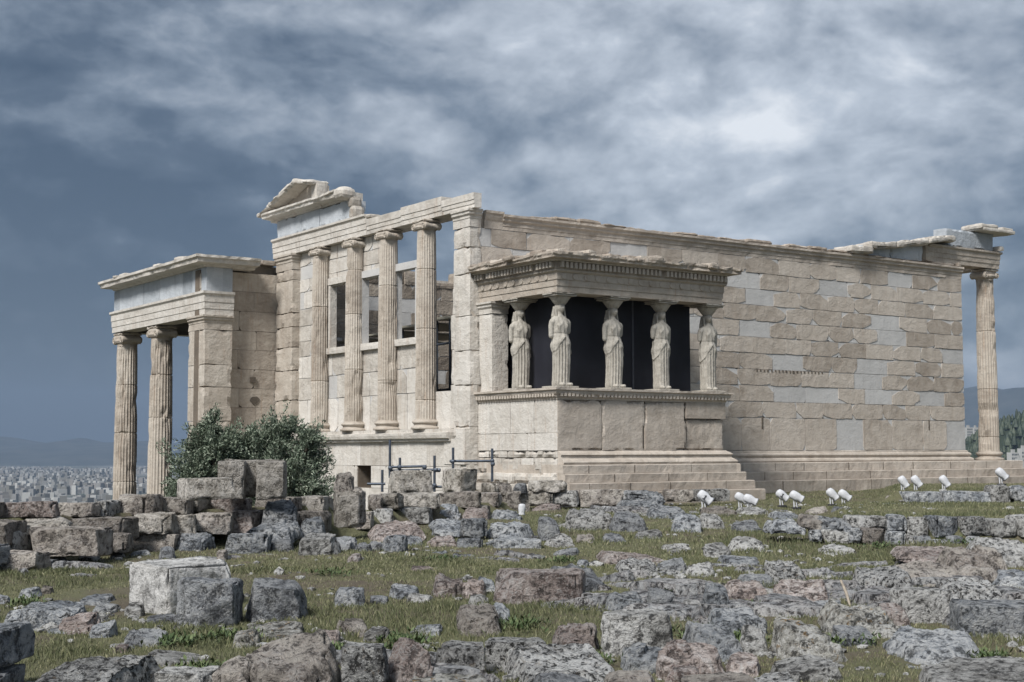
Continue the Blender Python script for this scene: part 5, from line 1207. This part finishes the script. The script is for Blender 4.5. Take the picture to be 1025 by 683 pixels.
olive(254, 27.5, -1.9, [(-1.15, 0, 1.75, .50), (-1.0, .1, 2.35, .36), (-.92, .0, 2.72, .2), (-.5, .3, 1.9, .52), (-.65, -.1, 2.35, .33), (0, .2, 1.85, .5), (-.1, .2, 2.35, .28), (.45, 0, 1.8, .55), (.45, .1, 2.4, .38), (.62, .2, 2.68, .22), (.95, -.1, 1.6, .5), (1.05, .1, 2.15, .34), (.25, .2, 2.5, .22), (1.2, -.1, 1.25, .42), (-1.35, .1, 1.4, .35), (.4, 0, 1.2, .5), (-.5, .1, 1.2, .5), (1.1, -.1, 2.45, .14)],
      'bushy grey-green olive tree behind the slotted block, before the column facade')

# ------------------------------------------------------------------ grass, weeds, gravel
def blades(n, dmin, dmax, power, hmin, hmax, w, name, mat, seed, dens=0.):
    rs = np.random.default_rng(seed); px = rs.uniform(-60, 1085, n*3); t_ = rs.random(n*3)**power; d = dmin+(dmax-dmin)*t_
    u = (px-512.5)/F*d; x = CAM[0]+FWH[0]*d+RTH[0]*u; y = CAM[1]+FWH[1]*d+RTH[1]*u
    P = np.stack([x, y, np.zeros_like(x)], 1); m = fbm(P*.55+4, 2, 4, .6)+fbm(P*3.1, 8, 2)*.5+rs.normal(size=len(x))*.10
    ok = (m > dens) & ~((px < 512) & (d > dC(px)-.9)); x, y = x[ok][:n], y[ok][:n]; mm = m[ok][:n]; k = len(x); z = ground(x, y)
    h = rs.uniform(hmin, hmax, k)*np.clip(.6+mm*1.3, .45, 1.35); a = rs.uniform(0, 2*math.pi, k); lx, ly = rs.normal(size=k)*.35*h, rs.normal(size=k)*.35*h
    dx, dy = np.cos(a)*w*rs.uniform(.6, 1.4, k), np.sin(a)*w
    V = np.stack([np.stack([x-dx, y-dy, z-.01], 1), np.stack([x+dx, y+dy, z-.01], 1), np.stack([x+dx*.7+lx*.45, y+dy*.7+ly*.45, z+h*.6], 1), np.stack([x+lx, y+ly, z+h], 1)], 1).reshape(-1, 3)
    g = Geo(); g.add(V, np.arange(k*4).reshape(-1, 4), np.clip(rs.normal(size=k)*.24+.45-mm*.3, 0, 1)); return g.build(name, mat, kind='stuff')
blades(190000, 7.5, 20., 1.0, .025, .065, .0035, 'grass', M_grass, 5, -.45)
blades(130000, 18., 42., 1.2, .03, .07, .007, 'grass', M_grass, 6, -.5)
def gravel(n, seed):
    rs = np.random.default_rng(seed); px = rs.uniform(-40, 1065, n); d = 8+26*rs.random(n)**1.3; u = (px-512.5)/F*d; x = CAM[0]+FWH[0]*d+RTH[0]*u; y = CAM[1]+FWH[1]*d+RTH[1]*u
    P = np.stack([x, y, np.zeros_like(x)], 1); ok = (fbm(P*.8+9, 12, 3) > -.02) & ~((px < 512) & (d > dC(px)-.9)); x, y, d = x[ok], y[ok], d[ok]; z = ground(x, y)
    ico = np.array([(0, 0, 1), (.89, 0, .45), (.28, .85, .45), (-.72, .53, .45), (-.72, -.53, .45), (.28, -.85, .45), (.72, .53, -.45), (-.28, .85, -.45), (-.89, 0, -.45), (-.28, -.85, -.45), (.72, -.53, -.45), (0, 0, -1)])
    f = np.array([(0, 1, 2), (0, 2, 3), (0, 3, 4), (0, 4, 5), (0, 5, 1), (1, 6, 2), (2, 7, 3), (3, 8, 4), (4, 9, 5), (5, 10, 1), (2, 6, 7), (3, 7, 8), (4, 8, 9), (5, 9, 10), (1, 10, 6), (11, 7, 6), (11, 8, 7), (11, 9, 8), (11, 10, 9), (11, 6, 10)])
    g = Geo()
    for i in range(len(x)):
        s = rs.uniform(.012, .05)*(1 if rs.random() < .85 else 1.8)
        V = ico*rs.uniform(.7, 1.3, (12, 1))*s*np.array([rs.uniform(.8, 1.5), rs.uniform(.8, 1.5), rs.uniform(.4, .8)])+(x[i], y[i], z[i]+s*.2)
        g.add(V, f, rs.random())
    g.build('gravel', MR['pale'], kind='stuff')
gravel(2600, 3)
def weeds():
    rs = np.random.default_rng(15); g = Geo()
    for (px, py, n, s) in [(405, 640, 26, 22), (345, 655, 16, 18), (700, 632, 34, 26), (735, 640, 30, 22), (730, 610, 16, 20), (800, 645, 20, 28), (870, 622, 20, 22), (845, 640, 24, 24), (950, 600, 22, 16), (895, 598, 10, 14), (230, 640, 24, 26), (215, 670, 26, 26), (30, 605, 14, 18), (180, 645, 18, 24), (590, 660, 16, 20), (520, 625, 18, 18), (560, 560, 12, 18), (660, 590, 14, 14), (440, 560, 12, 16), (880, 548, 14, 20), (960, 545, 12, 20), (405, 655, 16, 20), (960, 590, 14, 16), (985, 660, 12, 20), (330, 575, 10, 20)]:
        d0 = contact(py)
        for i in range(n*5):
            p_, d = px+rs.normal()*s*.6, d0+rs.normal()*.16; x, y = wpt(p_, d); z = float(ground(x, y))
            for _ in range(4):
                a, el = rs.uniform(0, 6.28), rs.uniform(.2, 1.2); L = rs.uniform(.03, .085); D = np.array([math.cos(a)*math.cos(el), math.sin(a)*math.cos(el), math.sin(el)]); S = np.cross(D, [0, 0, 1.])*L*.22; c = np.array([x, y, z+rs.uniform(0, .05)])
                g.add([c, c+D*L*.5+S, c+D*L, c+D*L*.5-S], [(0, 1, 2, 3)], rs.random())
    g.build('weeds', M_weed, kind='stuff')
weeds()
